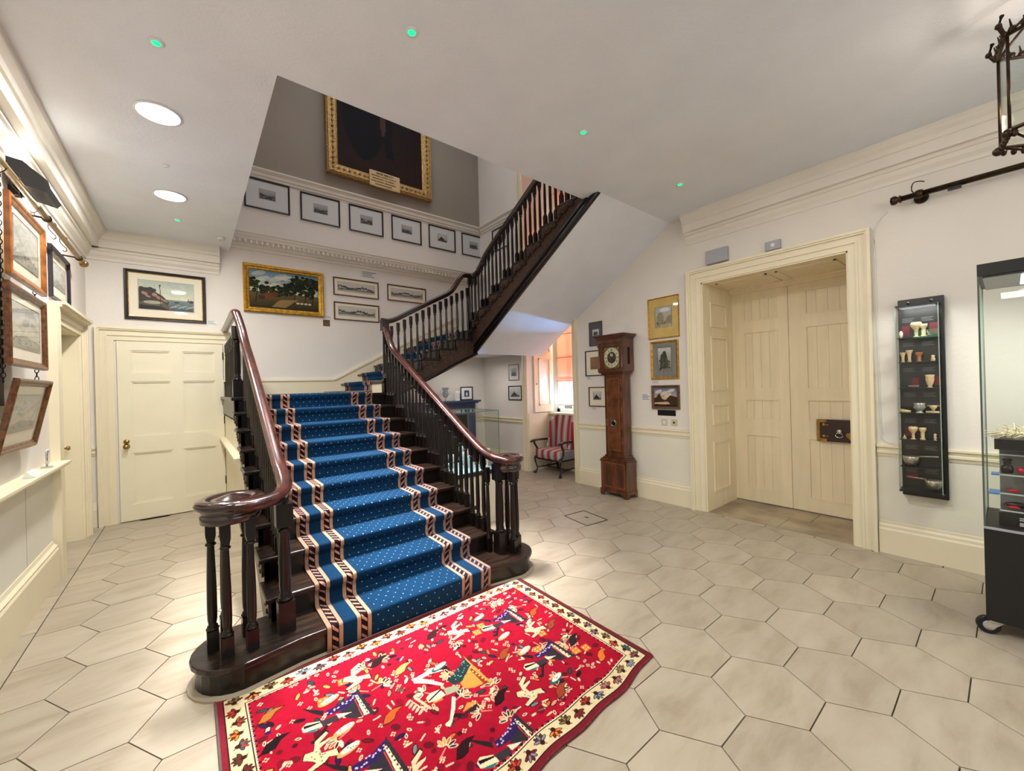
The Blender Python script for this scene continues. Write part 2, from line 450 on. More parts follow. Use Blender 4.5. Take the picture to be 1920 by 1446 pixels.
# ------------------------------------------------------------------ painting (colour attribute on a fine grid)
class Canvas:
    def __init__(s, w, h, nx, ny, bg):
        s.w, s.h, s.nx, s.ny = w, h, nx, ny
        s.U, s.V = np.meshgrid(np.linspace(0, w, nx), np.linspace(0, h, ny))
        s.C = np.empty((ny, nx, 3)); s.C[:] = lin(bg)
        s.rng = np.random.default_rng(3)
    def win(s, x0, x1, y0, y1):
        i0 = max(0, int(x0/s.w*(s.nx-1))-1); i1 = min(s.nx, int(x1/s.w*(s.nx-1))+3)
        j0 = max(0, int(y0/s.h*(s.ny-1))-1); j1 = min(s.ny, int(y1/s.h*(s.ny-1))+3)
        if i1 <= i0 or j1 <= j0: return None
        return (slice(j0, j1), slice(i0, i1))
    def put(s, W, mask, col, a=1.0):
        c = np.array(lin(col)); reg = s.C[W]
        reg[mask] = reg[mask]*(1-a) + c*a
    def poly(s, pts, col, a=1.0):
        xs = [p[0] for p in pts]; ys = [p[1] for p in pts]
        W = s.win(min(xs), max(xs), min(ys), max(ys))
        if W is None: return
        U, V = s.U[W], s.V[W]; m = np.zeros(U.shape, bool); n = len(pts)
        for i in range(n):
            x1, y1 = pts[i]; x2, y2 = pts[(i+1) % n]
            if y1 == y2: continue
            c = ((y1 > V) != (y2 > V)) & (U < (x2-x1)*(V-y1)/(y2-y1)+x1)
            m ^= c
        s.put(W, m, col, a)
    def ell(s, cx, cy, rx, ry, col, ang=0.0, a=1.0):
        r = max(rx, ry); W = s.win(cx-r, cx+r, cy-r, cy+r)
        if W is None: return
        du, dv = s.U[W]-cx, s.V[W]-cy; c, n = math.cos(ang), math.sin(ang)
        m = ((du*c+dv*n)/rx)**2 + ((-du*n+dv*c)/ry)**2 <= 1
        s.put(W, m, col, a)
    def line(s, p, q, wd, col, a=1.0):
        x0, x1 = min(p[0], q[0])-wd, max(p[0], q[0])+wd; y0, y1 = min(p[1], q[1])-wd, max(p[1], q[1])+wd
        W = s.win(x0, x1, y0, y1)
        if W is None: return
        U, V = s.U[W], s.V[W]; dx, dy = q[0]-p[0], q[1]-p[1]; L2 = dx*dx+dy*dy+1e-12
        t = np.clip(((U-p[0])*dx+(V-p[1])*dy)/L2, 0, 1)
        m = (U-p[0]-t*dx)**2 + (V-p[1]-t*dy)**2 <= (wd/2)**2
        s.put(W, m, col, a)
    def noise(s, k, cells=8):
        n = np.zeros((s.ny, s.nx)); amp = 1.0
        for o in range(4):
            g = s.rng.standard_normal((cells*2**o+2, int(cells*2**o*s.w/s.h)+2))
            yy = s.V/s.h*(g.shape[0]-1.001); xx = s.U/s.w*(g.shape[1]-1.001)
            i, j = yy.astype(int), xx.astype(int); fy, fx = yy-i, xx-j
            n += amp*(g[i, j]*(1-fy)*(1-fx)+g[i+1, j]*fy*(1-fx)+g[i, j+1]*(1-fy)*fx+g[i+1, j+1]*fy*fx); amp *= 0.5
        s.C *= np.clip(1+k*n, 0.15, 2)[..., None]
    def vgrad(s, y0, y1, c0, c1):
        W = s.win(0, s.w, y0, y1); V = s.V[W]; t = np.clip((V-y0)/(y1-y0), 0, 1)[..., None]
        s.C[W] = np.array(lin(c0))*(1-t)+np.array(lin(c1))*t
    def mesh(s, name, material, conv):
        """conv(U, V) -> xyz arrays"""
        X, Y, Z = conv(s.U, s.V); n = s.nx*s.ny
        co = np.stack([X, Y, Z], -1).reshape(-1, 3)
        i = np.arange(s.nx-1)[None, :] + np.arange(s.ny-1)[:, None]*s.nx
        q = np.stack([i, i+1, i+1+s.nx, i+s.nx], -1).reshape(-1, 4)
        me = bpy.data.meshes.new(name)
        me.vertices.add(n); me.vertices.foreach_set('co', co.ravel())
        me.loops.add(q.size); me.loops.foreach_set('vertex_index', q.ravel().astype(np.int32))
        me.polygons.add(len(q)); me.polygons.foreach_set('loop_start', np.arange(0, q.size, 4, dtype=np.int32))
        me.update(calc_edges=True)
        at = me.color_attributes.new('Col', 'FLOAT_COLOR', 'POINT')
        at.data.foreach_set('color', np.concatenate([np.clip(s.C, 0, 1), np.ones((s.ny, s.nx, 1))], -1).ravel().astype(np.float32))
        me.polygons.foreach_set('use_smooth', [True]*len(q))
        me.materials.append(material)
        return me

# ================================================================== STRUCTURE
XL, XR, YB = -0.91, 4.59, 6.62
ZC = 3.42
YN = -2.6          # the hall goes on this far behind the camera
# --- floor: slab with separate stone tiles
fl = struct('floor', MB().box(XL-0.3, XR+0.9, YN, YB+0.3, -0.15, -0.012), M_GROUT)
def clip_poly(poly, axis, lim, keep_less):
    out = []
    for i in range(len(poly)):
        a, b = poly[i], poly[(i+1) % len(poly)]
        ia = (a[axis] <= lim) == keep_less; ib = (b[axis] <= lim) == keep_less
        if ia: out.append(a)
        if ia != ib:
            t = (lim-a[axis])/(b[axis]-a[axis]); out.append((a[0]+t*(b[0]-a[0]), a[1]+t*(b[1]-a[1])))
    return out
HA = 0.2378
full = [(HA*math.cos(PI/3*k), HA*math.sin(PI/3*k)) for k in range(6)]
def shrink(poly, g):
    cx = sum(p[0] for p in poly)/len(poly); cy = sum(p[1] for p in poly)/len(poly); out = []
    for p in poly:
        d = math.hypot(p[0]-cx, p[1]-cy); k = (d-g)/d if d > g else 0.5; out.append((cx+(p[0]-cx)*k, cy+(p[1]-cy)*k))
    return out
hexme = MB().prism(shrink(full, 0.0024), 'z', -0.012, 0.0).mesh('tile', M_FLOOR)
cols = range(-10, 7)
for i in cols:
    cx = 2.5 + 0.3573*i
    for j in range(-4, 15):
        cy = 0.973 + 0.4135*j + (0.2067 if i % 2 else 0)
        if 0.55 < cx < 1.75 and cy > 2.75: continue
        if cy > YB+0.1 or cx < -1.0 or cx > 4.75: continue
        pl = [(cx+p[0], cy+p[1]) for p in full]
        q = clip_poly(pl, 0, -0.795, False); q = clip_poly(q, 0, XR, True) if q else q; q = clip_poly(q, 1, YB, True) if q else q
        if len(q) < 3: continue
        if len(q) == 6 and all(abs(a[0]-b[0])+abs(a[1]-b[1]) < 1e-6 for a, b in zip(q, pl)):
            o = bpy.data.objects.new('tile', hexme); COL.objects.link(o); o.location = (cx, cy, 0)
        else:
            ar = 0.5*abs(sum(q[k][0]*q[(k+1) % len(q)][1]-q[(k+1) % len(q)][0]*q[k][1] for k in range(len(q))))
            if ar < 0.004: continue
            mx, my = sum(p[0] for p in q)/len(q), sum(p[1] for p in q)/len(q)
            o = MB().prism([(p[0]-mx, p[1]-my) for p in shrink(q, 0.0024)], 'z', -0.012, 0).build('tile', M_FLOOR); o.location = (mx, my, 0)
        o.parent = fl
y = 0.2
while y < 6.5:
    o = MB().box(-1.25 if 5.2 < y+0.3 < 6.3 else -0.905, -0.80, y+0.003, y+0.62, -0.012, 0).build('border_tile', M_FLOOR, fl); y += 0.623
for (x0, x1, y0, y1) in ((4.595, 5.0, 0.86, 1.5), (4.595, 5.0, 1.505, 2.2), (5.005, 5.4, 0.86, 1.32), (5.005, 5.4, 1.325, 2.2)):
    MB().box(x0, x1, y0, y1, -0.012, 0.001).build('threshold_slab', M_STONE, fl)
for (x0, x1, y0, y1) in ((4.595, 5.0, 4.2, 4.74), (4.595, 5.0, 4.745, 5.27), (5.005, 5.4, 4.2, 4.74), (5.005, 5.4, 4.745, 5.27)):
    MB().box(x0, x1, y0, y1, -0.012, 0.0).build('recess_slab', M_FLOOR, fl)

# --- walls
ZT = 7.0
wb = MB().box(XL-0.3, XR+0.01, YB, YB+0.3, 0, ZT)
struct('wall_back', wb, M_WALL)
MB().box(0.45, XR, YB-0.008, YB, 4.63, ZT).build('upper_wall_panel', M_OLIVE, bpy.data.objects['wall_back'])
T = 0.9
DY0, DY1, DZ = 0.885, 2.2, 2.62       # big door opening
WY0, WY1, WZ = 4.20, 5.27, 6.2        # window recess opening
wr = MB()
wr.box(XR, XR+T, YN, DY0, 0, ZT).box(XR, XR+T, DY0, DY1, DZ, ZT).box(XR, XR+T, DY1, WY0, 0, ZT).box(XR, XR+T, WY0, WY1, WZ, ZT).box(XR, XR+T, WY1, YB+0.3, 0, ZT)
wr = struct('wall_right', wr, M_WALL)
# left wall with a door recess Y 5.2 - 6.15
LD0, LD1, LDZ = 5.20, 6.17, 2.16
wl = MB().box(XL-0.3, XL, YN, LD0, 0, ZC+0.1).box(XL-0.3, XL, LD0, LD1, LDZ, ZC+0.1).box(XL-0.3, XL, LD1, YB, 0, ZC+0.1)
wl = struct('wall_left', wl, M_WALL)
# --- ceiling, with the stairwell opening
cl = MB().box(XL-0.3, XR+0.01, YN, 2.75, ZC, ZC+0.45).box(XL-0.3, 0.45, 2.75, YB, ZC, ZC+0.45)
cl = struct('ceiling', cl, M_CEIL)
# shell of the upper stairwell
struct('wall_upper_left', MB().box(0.25, 0.45, 2.75, YB, ZC+0.45, ZT), M_WALL)
struct('wall_upper_near', MB().box(XL, XR, 0.6, 0.8, ZC+0.45, ZT), M_WALL)
struct('ceiling_upper', MB().box(XL, XR+0.9, 0.6, YB+0.3, ZT, ZT+0.1), M_CEIL)
struct('wall_upper_side', MB().box(XL-0.1, XL, 0.6, YB, ZC+0.45, ZT), M_WALL)
# soffit under the upper flight
zs = lambda y: 3.29-0.552*(y-2.57)
struct('trim_1', MB().prism([(4.92, 1.985), (2.53, 3.432), (2.53, 3.44), (2.8, 3.44), (4.92, 2.2)], 'x', 3.262, XR), M_CEIL)
struct('trim_2', MB().box(3.24, XR, 4.90, YB, 2.07, 2.28), M_CEIL)
struct('trim_3', MB().prism([(1.95, 1.40), (3.3, 2.02), (3.3, 2.12), (1.95, 1.5)], 'y', 4.9, YB), M_CEIL)

# --- mouldings
CORN = [(0, -0.33), (0.014, -0.33), (0.018, -0.30), (0.045, -0.27), (0.052, -0.235), (0.068, -0.23), (0.068, -0.20), (0.12, -0.20), (0.125, -0.115), (0.14, -0.11), (0.15, -0.075), (0.178, -0.05), (0.185, -0.03), (0.185, 0), (0, 0)]
def mould(prof, wall, a, b, zoff, sx=1.0, name='trim_4', m=M_CORN, parent=None):
    """extrude a wall profile (distance from wall, z)"""
    mb = MB()
    if wall == 'r': mb.prism([(XR-d*sx, zoff+z) for d, z in prof], 'y', a, b)
    if wall == 'l': mb.prism([(XL+d*sx, zoff+z) for d, z in prof], 'y', a, b)
    if wall == 'b': mb.prism([(YB-d*sx, zoff+z) for d, z in prof], 'x', a, b)
    return struct(name, mb, m, parent)
mould(CORN, 'r', YN, 2.36, ZC, 0.75, 'trim_4')
mould(CORN, 'l', YN, YB, ZC, 1.05, 'trim_5')
mould(CORN, 'b', XL, 0.34, ZC, 0.95, 'trim_6')
# back wall mouldings in the stairwell
DADO = [(0, 0), (0.02, 0), (0.025, 0.03), (0.04, 0.04), (0.045, 0.07), (0.035, 0.08), (0.055, 0.10), (0.07, 0.115), (0.07, 0.135), (0, 0.14)]
mould(DADO, 'b', 0.45, XR, 4.53, 1, 'trim_7')
mould(DADO, 'r', WY1+0.12, YB-0.07, 4.53, 1, 'trim_8')
ENR = [(0, 0), (0.02, 0), (0.03, 0.03), (0.05, 0.04), (0.055, 0.06), (0.075, 0.075), (0.08, 0.115), (0.10, 0.125), (0.115, 0.16), (0.125, 0.17), (0.125, 0.195), (0.14, 0.205), (0.14, 0.22), (0, 0.225)]
e9 = mould(ENR, 'b', 0.45, XR, 3.49, 1, 'trim_9')
lm = MB()
x = 0.5
while x < 4.5:
    lm.ball((x, YB-0.092, 3.585), 0.024, 6, 4, (1, 0.8, 1.3)); lm.ball((x+0.033, YB-0.085, 3.58), 0.013, 5, 3, (0.7, 0.8, 1.4)); x += 0.066
lv = lm.build('leaf_ornament', M_CORN, e9); lv['kind'] = 'stuff'
lm = MB(); x = 0.5
while x < 4.5:
    lm.box(x, x+0.022, YB-0.066, YB-0.04, 3.528, 3.55); x += 0.04
lv = lm.build('dentil_row', M_CORN, e9); lv['kind'] = 'stuff'
# chair rails and baseboards
CR = [(0, 0), (0.015, 0), (0.02, 0.02), (0.035, 0.028), (0.035, 0.045), (0.025, 0.05), (0.03, 0.07), (0.05, 0.08), (0.05, 0.095), (0, 0.1)]
BB = [(0, 0), (0.03, 0), (0.03, 0.20), (0.022, 0.215), (0.02, 0.235), (0.01, 0.25), (0.008, 0.27), (0, 0.28)]
n = 10
for wll, a, b, base_n in (('r', DY1+0.16, WY0-0.10, 'baseboard_right'), ('r', YN, DY0-0.16, 'baseboard_right_near'), ('r', WY1+0.12, YB, 'baseboard_right_far'),
                   ('b', 1.95, XR, 'baseboard_back'), ('b', XL, -0.86, 'baseboard_back_left')):
    mould(CR, wll, a, b, 0.82, 0.7, 'trim_%d' % n, M_TRIM); n += 1
    mould(BB, wll, a, b, 0, 0.8, base_n, M_TRIM)
# wall below the chair rail has its own paler paint
struct('trim_16', MB().box(XR-0.004, XR, DY1+0.16, WY0-0.1, 0.2, 0.83), M_WALLB)
struct('trim_17', MB().box(XR-0.004, XR, YN, DY0-0.16, 0.2, 0.83), M_WALLB)
# left wall dado: shelf, deep base and pilaster casing
struct('trim_18', MB().prism([(XL, 0.90), (XL+0.03, 0.905), (XL+0.05, 0.93), (XL+0.11, 0.945), (XL+0.12, 0.96), (XL+0.12, 0.975), (XL, 0.975)], 'y', YN, 4.98), M_TRIM)
struct('baseboard_left', MB().prism([(XL, 0), (XL+0.045, 0), (XL+0.045, 0.26), (XL+0.035, 0.275), (XL+0.04, 0.29), (XL+0.02, 0.305), (XL+0.012, 0.33), (XL, 0.335)], 'y', YN, 4.93), M_TRIM)
struct('trim_19', MB().box(XL, XL+0.008, YN, 4.98, 0.33, 0.905), mat('pale_dado_board', (224, 222, 212), 0.6, var=0.02))
for yy in (4.28, 3.2): MB().box(XL+0.008, XL+0.0085, yy, yy+0.004, 0.335, 0.90).build('board_joint', M_GROUT, bpy.data.objects['trim_19'])

# --- door casing profile helper: list of stacked mitred frames around an opening (three sides)
def casing(name, wall, a0, a1, ztop, width, parent=None, m=M_TRIM):
    """a0..a1 opening, along wall; stepped architrave"""
    steps = [(0, 0.35, 0.02), (0.35, 0.45, 0.032), (0.45, 0.75, 0.026), (0.75, 0.85, 0.045), (0.85, 1.0, 0.055)]
    mb = MB()
    for s0, s1, d in steps:
        i0, i1 = s0*width, s1*width
        for (p0, p1, z0, z1) in ((a0-i1, a0-i0, 0, ztop+i1), (a1+i0, a1+i1, 0, ztop+i1), (a0-i0, a1+i0, ztop+i0, ztop+i1)):
            if wall == 'r': mb.box(XR-d, XR, p0, p1, z0, z1)
            if wall == 'l': mb.box(XL, XL+d, p0, p1, z0, z1)
            if wall == 'b': mb.box(p0, p1, YB-d, YB, z0, z1)
    return struct(name, mb, m, parent)
def inset_panel(mb, axis, plane, a0, a1, z0, z1, out, dep=0.012, w=0.02):
    """a sunken panel's moulded border drawn proud of a flat leaf: out=+1/-1 direction of the viewer along the axis"""
    for (p0, p1, q0, q1) in ((a0, a1, z0, z0+w), (a0, a1, z1-w, z1), (a0, a0+w, z0+w, z1-w), (a1-w, a1, z0+w, z1-w)):
        if axis == 'y': mb.box(p0, p1, plane, plane+out*dep, q0, q1)
        else: mb.box(plane, plane+out*dep, p0, p1, q0, q1)
# door_1 : six-panel door in the back wall
d1 = empty('door_1', (-0.165, YB, 0), kind='structure')
casing('door_casing', 'b', -0.69, 0.36, 2.165, 0.155).parent = None
c = bpy.data.objects['door_casing']; c.name = 'trim_20'
def leaf(name, x0, x1, z0, z1, y, cols, rows, mt, parent, rail=0.0):
    """stile-and-rail leaf in plane y facing -Y: stiles/rails 12 mm proud of panels"""
    mb = MB(); W, H = x1-x0, z1-z0
    xs = [x0]+[x0+c_*W for cc in cols for c_ in cc]+[x1]; zs_ = [z0]+[z0+r*H for rr in rows for r in rr]+[z1]
    mb.box(x0, x1, y+0.02, y+0.04, z0, z1)
    for i in range(0, len(xs), 2): mb.box(xs[i], xs[i+1], y, y+0.02, z0, z1)
    for i in range(0, len(zs_), 2):
        for k in range(len(cols)): mb.box(x0+cols[k][0]*W, x0+cols[k][1]*W, y, y+0.02, zs_[i], zs_[i+1])
    o = mb.build(name, mt, parent)
    return o, [(x0+c_[0]*W, x0+c_[1]*W, z0+r[0]*H, z0+r[1]*H) for c_ in cols for r in rows]
# child coordinates are world minus the empty's location
X0 = -0.165
lf, pans = leaf('door_leaf', -0.665-X0, 0.35-X0, 0.012, 2.155, -0.03, [(0.115, 0.475), (0.585, 0.915)], [(0.09, 0.375), (0.465, 0.775), (0.825, 0.95)], M_DOOR, d1)
pm = MB()
for a0, a1, z0, z1 in pans:
    for (p0, p1, q0, q1) in ((a0, a1, z0, z0+0.016), (a0, a1, z1-0.016, z1), (a0, a0+0.016, z0+0.016, z1-0.016), (a1-0.016, a1, z0+0.016, z1-0.016)):
        pm.box(p0, p1, -0.022, -0.008, q0, q1)
pm.build('panel_moulding', M_DOOR, d1)
MB().lathe([(0.03, 0), (0.032, -0.004), (0.012, -0.01), (0.010, -0.03), (0.022, -0.042), (0.028, -0.055), (0.022, -0.068), (0.0, -0.072)], (-0.60-X0, -0.03, 0.90), 14, 'y').build('door_knob', M_BRASS, d1)
MB().lathe([(0.028, 0), (0.026, -0.006), (0.0, -0.008)], (-0.60-X0, -0.03, 0.955), 14, 'y').build('escutcheon', M_BRASS, d1)
for zz in (0.3, 1.1, 1.95): MB().box(0.345-X0, 0.358-X0, -0.036, -0.02, zz, zz+0.1).build('hinge', M_BRASSD, d1)

# door_2 : big double door in a panelled recess of the right wall
casing('trim_21', 'r', DY0, DY1, DZ, 0.155)
d2 = empty('door_2', (5.35, 1.54, 0), kind='structure')
def rleaf(y0, y1, name):
    """leaf facing -X, y0 > y1 is the left edge seen from the hall"""
    mb = MB(); H = 2.60; W = y0-y1
    rows = [(0.06, 0.32), (0.39, 0.485), (0.53, 0.80), (0.85, 0.955)]
    c0, c1 = 0.23, 0.83
    mb.box(0.014, 0.06, y1-1.54, y0-1.54, 0.014, H)
    ya, yb = y0-c0*W-1.54, y0-c1*W-1.54
    mb.box(0, 0.014, ya, y0-1.54, 0.014, H).box(0, 0.014, y1-1.54, yb, 0.014, H)
    zs_ = [0.014]+[r*H for rr in rows for r in rr]+[H]
    for i in range(0, len(zs_), 2): mb.box(0, 0.014, yb, ya, zs_[i], zs_[i+1])
    lo = mb.build(name, M_DOOR2, d2)
    for r0, r1 in rows:
        k = 4; wd = (ya-yb)/k
        for j in range(k):
            MB().box(0.009, 0.014, yb+j*wd+0.0012, yb+(j+1)*wd-0.0012, r0*H+0.003, r1*H-0.003).build('plank', M_DOOR2, lo)
        m2 = MB(); b = 0.014
        for (p0, p1, q0, q1) in ((yb, ya, r0*H, r0*H+b), (yb, ya, r1*H-b, r1*H), (yb, yb+b, r0*H+b, r1*H-b), (ya-b, ya, r0*H+b, r1*H-b)): m2.box(-0.004, 0.008, p0, p1, q0, q1)
        m2.build('panel_moulding', M_DOOR2, lo)
    return lo
rleaf(2.195, 1.583, 'door_leaf'); rleaf(1.578, 0.89, 'door_leaf')
for zz in (0.25, 0.95, 1.6, 2.3): MB().box(-0.012, 0.006, 0.652, 0.668, zz, zz+0.09).build('hinge', M_IRON, d2)
MB().box(-0.008, 0.0, 0.04, 0.044, 0.02, 2.6).build('meeting_bead', M_DOOR2, d2)
# leather-covered lock box
lk = empty('lock_box', (5.35, 1.14, 0.815)); lk.parent = d2; lk.location = (0, 1.14-1.54, 0.815)
MB().box(-0.05, -0.001, -0.19, 0.185, 0, 0.235).build('lock_case', M_LEATHER, lk, bevel=0.004)
cb = MB()
cb.box(-0.054, -0.049, 0.158, 0.188, 0.0, 0.235)
for zc_, s_ in ((0.235, -1), (0.0, 1)):
    cb.box(-0.054, -0.049, 0.10, 0.16, zc_, zc_+s_*0.03)
    cb.ball((-0.052, 0.125, zc_+s_*0.055), 0.017, 8, 6, (0.25, 1, 1)); cb.box(-0.053, -0.05, 0.085, 0.11, zc_+s_*0.052, zc_+s_*0.062)
cb.build('brass_corners', M_BRASS, lk)
MB().ball((-0.062, -0.01, 0.115), 0.027, 12, 8, (0.5, 1, 0.9)).tube([(-0.068, 0.032*math.cos(a)-0.01, 0.075+0.024*math.sin(a)) for a in [2*PI*k/16 for k in range(16)]], 0.005, 6, closed=True).build('drop_handle', M_CHROME, lk)
MB().prism([(-0.115, 0.01), (-0.06, 0.075), (-0.07, 0.095), (-0.098, 0.105), (-0.115, 0.125), (-0.132, 0.105), (-0.16, 0.095), (-0.17, 0.075)], 'x', -0.056, -0.05).build('heart_escutcheon', M_BRASS, lk)
MB().box(-0.058, -0.055, -0.12, -0.11, 0.05, 0.08).build('keyhole', M_BLACK, lk)
# panelled reveals of the big door
rv = MB().box(XR+0.0, 5.36, DY1, DY1+0.02, 0, DZ)
rv = struct('trim_22', MB().box(XR-0.01, 5.36, DY1-0.016, DY1, 0, DZ), M_DOOR2)
pn = MB()
for z0, z1 in ((0.2, 0.78), (0.98, 1.22), (1.38, 2.02), (2.13, 2.42)):
    inset_panel(pn, 'y', DY1-0.016, 4.75, 5.17, z0, z1, -1, 0.012, 0.022)
pn.build('reveal_panel', M_DOOR2, rv)
rv = struct('trim_23', MB().box(XR-0.01, 5.36, DY0, DY1, DZ-0.014, DZ), M_DOOR2)
pn = MB()
for y0, y1 in ((1.0, 1.5), (1.58, 2.1)):
    for (p0, p1, q0, q1) in ((4.72, 5.2, y0, y0+0.02), (4.72, 5.2, y1-0.02, y1), (4.72, 4.74, y0, y1), (5.18, 5.2, y0, y1)): pn.box(p0, p1, q0, q1, DZ-0.024, DZ-0.012)
pn.build('head_panel', M_DOOR2, rv)
struct('trim_24', MB().prism([(5.27, DZ-0.014), (5.35, DZ-0.014), (5.35, DZ-0.06), (5.33, DZ-0.055), (5.31, DZ-0.04), (5.28, DZ-0.03)], 'y', DY0, DY1), M_DOOR2)
struct('trim_25', MB().box(XR-0.01, 5.36, DY0-0.0, DY0+0.014, 0, DZ), M_DOOR2)

# door_3 : recessed door in the left wall
casing('trim_26', 'l', LD0+0.0, LD1, LDZ, 0.14)
struct('trim_27', MB().box(XL, XL+0.095, LD0-0.14, LD1+0.14, LDZ+0.14, LDZ+0.165).box(XL, XL+0.075, LD0-0.14, LD1+0.14, LDZ+0.12, LDZ+0.14), M_TRIM)
struct('trim_28', MB().box(XL-0.30, XL+0.0, LD1-0.012, LD1, 0, LDZ).box(XL-0.3, XL, LD0, LD0+0.012, 0, LDZ).box(XL-0.3, XL, LD0, LD1, LDZ-0.012, LDZ), M_TRIM)
d3 = empty('door_3', (XL-0.125, (LD0+LD1)/2, 0), kind='structure')
mb = MB().box(-0.04, -0.012, -0.48, 0.48, 0.01, 2.15)
for y0, y1 in ((-0.48, -0.36), (-0.06, 0.06), (0.36, 0.48)): mb.box(-0.012, 0, y0, y1, 0.01, 2.15)
for z0, z1 in ((0.01, 0.2), (0.8, 1.0), (1.62, 1.74), (2.03, 2.15)):
    mb.box(-0.012, 0, -0.36, -0.06, z0, z1).box(-0.012, 0, 0.06, 0.36, z0, z1)
mb.build('door_leaf', M_DOOR, d3)
MB().lathe([(0.022, 0), (0.02, 0.005), (0.009, 0.008), (0.009, 0.03), (0.02, 0.038), (0.024, 0.05), (0.016, 0.06), (0, 0.062)], (0, 0.40, 0.98), 12, 'x').build('door_knob', M_BRASS, d3)
struct('trim_29', MB().box(XL, XL+0.06, 4.96, LD0-0.11, 0, 2.30), M_TRIM)

# --- window in the deep recess of the right wall
casing('trim_30', 'r', WY0, WY1, WZ, 0.10)
wn = empty('window_1', (5.30, (WY0+WY1)/2, 1.0), kind='structure')
mb = MB(); hy = (WY1-WY0)/2
for z0, z1 in ((0.0, 0.06), (1.58, 1.64), (3.4, 3.46), (5.1, 5.2)): mb.box(0, 0.05, -hy, hy, z0, z1)
mb.box(0, 0.05, -hy, -hy+0.07, 0, 5.2).box(0, 0.05, hy-0.07, hy, 0, 5.2)
mb.build('sash_frame', M_TRIM, wn)
mb = MB()
for yy in (-0.16, 0.16): mb.box(0.01, 0.035, yy-0.011, yy+0.011, 0.06, 5.1)
for zz in (0.5, 1.0, 2.2, 2.8, 3.9, 4.5): mb.box(0.01, 0.035, -hy+0.07, hy-0.07, zz, zz+0.02)
mb.build('glazing_bars', M_TRIM, wn)
MB().box(0.02, 0.023, -hy+0.07, hy-0.07, 0.06, 5.1).build('pane', M_GLASS, wn)
struct('trim_31', MB().box(5.12, 5.42, WY0, WY1, 0, 0.97).box(5.06, 5.42, WY0, WY1, 0.97, 1.0), M_TRIM)
pn = MB(); inset_panel(pn, 'x', 5.12, WY0+0.14, WY1-0.14, 0.2, 0.85, -1, 0.012, 0.03); pn.build('apron_panel', M_TRIM, bpy.data.objects['trim_31'])
for (nm, z0, z1) in (('window_blind', 1.14, 3.2), ('window_blind', 3.3, 5.9)):
    b = empty(nm, (5.24, (WY0+WY1)/2, z1))
    MB().add([(0, -hy+0.09, z0-z1), (0, hy-0.10, z0-z1), (0, hy-0.10, 0), (0, -hy+0.09, 0)], [(0, 1, 2, 3)]).build('blind_fabric', M_BLIND, b)
    MB().box(-0.006, 0.01, -hy+0.05, hy-0.05, z0-z1-0.02, z0-z1).build('bottom_bar', M_TRIM, b)
    mb = MB()
    for k in range(1, 5 if z0 < 3 else 6): mb.box(-0.003, 0.0, -hy+0.05, hy-0.05, z0-z1+k*0.42, z0-z1+k*0.42+0.012)
    mb.build('batten', mat('blind_batten', (215, 120, 95), 0.8), b)
    tag(b, 'salmon pink blind glowing with daylight low behind the armchair' if z0 < 3 else 'salmon pink blind glowing behind the topmost stair balusters', 'blind')
# shutters folded against the far reveal
sh = empty('window_shutter', (4.72, WY1-0.004, 1.02), label='white panelled shutter folded in the window recess by the chair', cat='shutter')
mb = MB().box(0, 0.46, -0.03, 0, 0, 1.9)
for z0, z1 in ((0.12, 0.95), (1.08, 1.8)):
    for (p0, p1, q0, q1) in ((0.1, 0.38, z0, z0+0.02), (0.1, 0.38, z1-0.02, z1), (0.1, 0.12, z0, z1), (0.36, 0.38, z0, z1)): mb.box(p0, p1, -0.042, -0.03, q0, q1)
mb.build('shutter_leaf', M_TRIM, sh)
MB().ball((0.045, -0.04, 0.5), 0.013, 8, 6).build('shutter_knob', M_BRASS, sh)
struct('trim_32', MB().box(XR, 5.3, WY1-0.012, WY1, 0, 1.0).box(XR, 5.3, WY0, WY0+0.012, 0, WZ), M_TRIM)

# ================================================================== STAIRCASE
G, R0 = 0.2635, 0.1455
st = empty('staircase', (1.14, 2.6, 0), label='dark oak staircase with turned balusters and scrolled mahogany handrails climbing to the upper floor', cat='staircase')
SX, SY = 1.14, 2.6
def sp(mb, name, m, bevel=0.0):
    """part of the staircase; mesh authored in world coordinates"""
    mb.v = [(a-SX, b-SY, c_) for a, b, c_ in mb.v]
    return mb.build(name, m, st, bevel=bevel)
nosY = lambda k: 2.455+G*(k-1)
topZ = lambda k: 0.15+R0*(k-1)
XA, XB = 0.345, 1.94          # outer faces of the strings
# curtail step
def curtail(grow):
    pts = []
    cl_, cr_, r = (0.185, 2.63), (1.995, 2.625), 0.195+grow
    for k in range(13):
        a = PI/2 + PI*k/12; pts.append((cl_[0]+r*math.cos(a), cl_[1]+r*math.sin(a)))
    pts += [(0.45, 2.47-grow*0.8), (1.7, 2.48-grow*0.8)]
    for k in range(13):
        a = -PI/2 + PI*k/12; pts.append((cr_[0]+r*math.cos(a), cr_[1]+r*math.sin(a)))
    return pts
sp(MB().prism(curtail(0.0), 'z', 0, 0.118), 'riser', M_WOODK)
sp(MB().prism(curtail(0.012), 'z', 0.112, 0.122).prism(curtail(0.022), 'z', 0.122, 0.15), 'tread', M_WOODT, 0.006)
struct('trim_33', MB().prism(curtail(0.035), 'z', 0.0, 0.012), M_CURB)
for k in range(2, 10):
    y0, z = nosY(k), topZ(k)
    sp(MB().box(XA-0.03, XB+0.03, y0, y0+G+0.03, z-0.03, z), 'tread', M_WOODT, 0.008)
    sp(MB().box(XA+0.004, XB-0.004, y0+0.022, y0+0.045, z-R0, z-0.03), 'riser', M_WOODK)
ZL = topZ(10); YL = nosY(10)
sp(MB().box(XA-0.03, XB+0.03, YL, YB, ZL-0.035, ZL), 'landing_board', M_WOODT, 0.008)
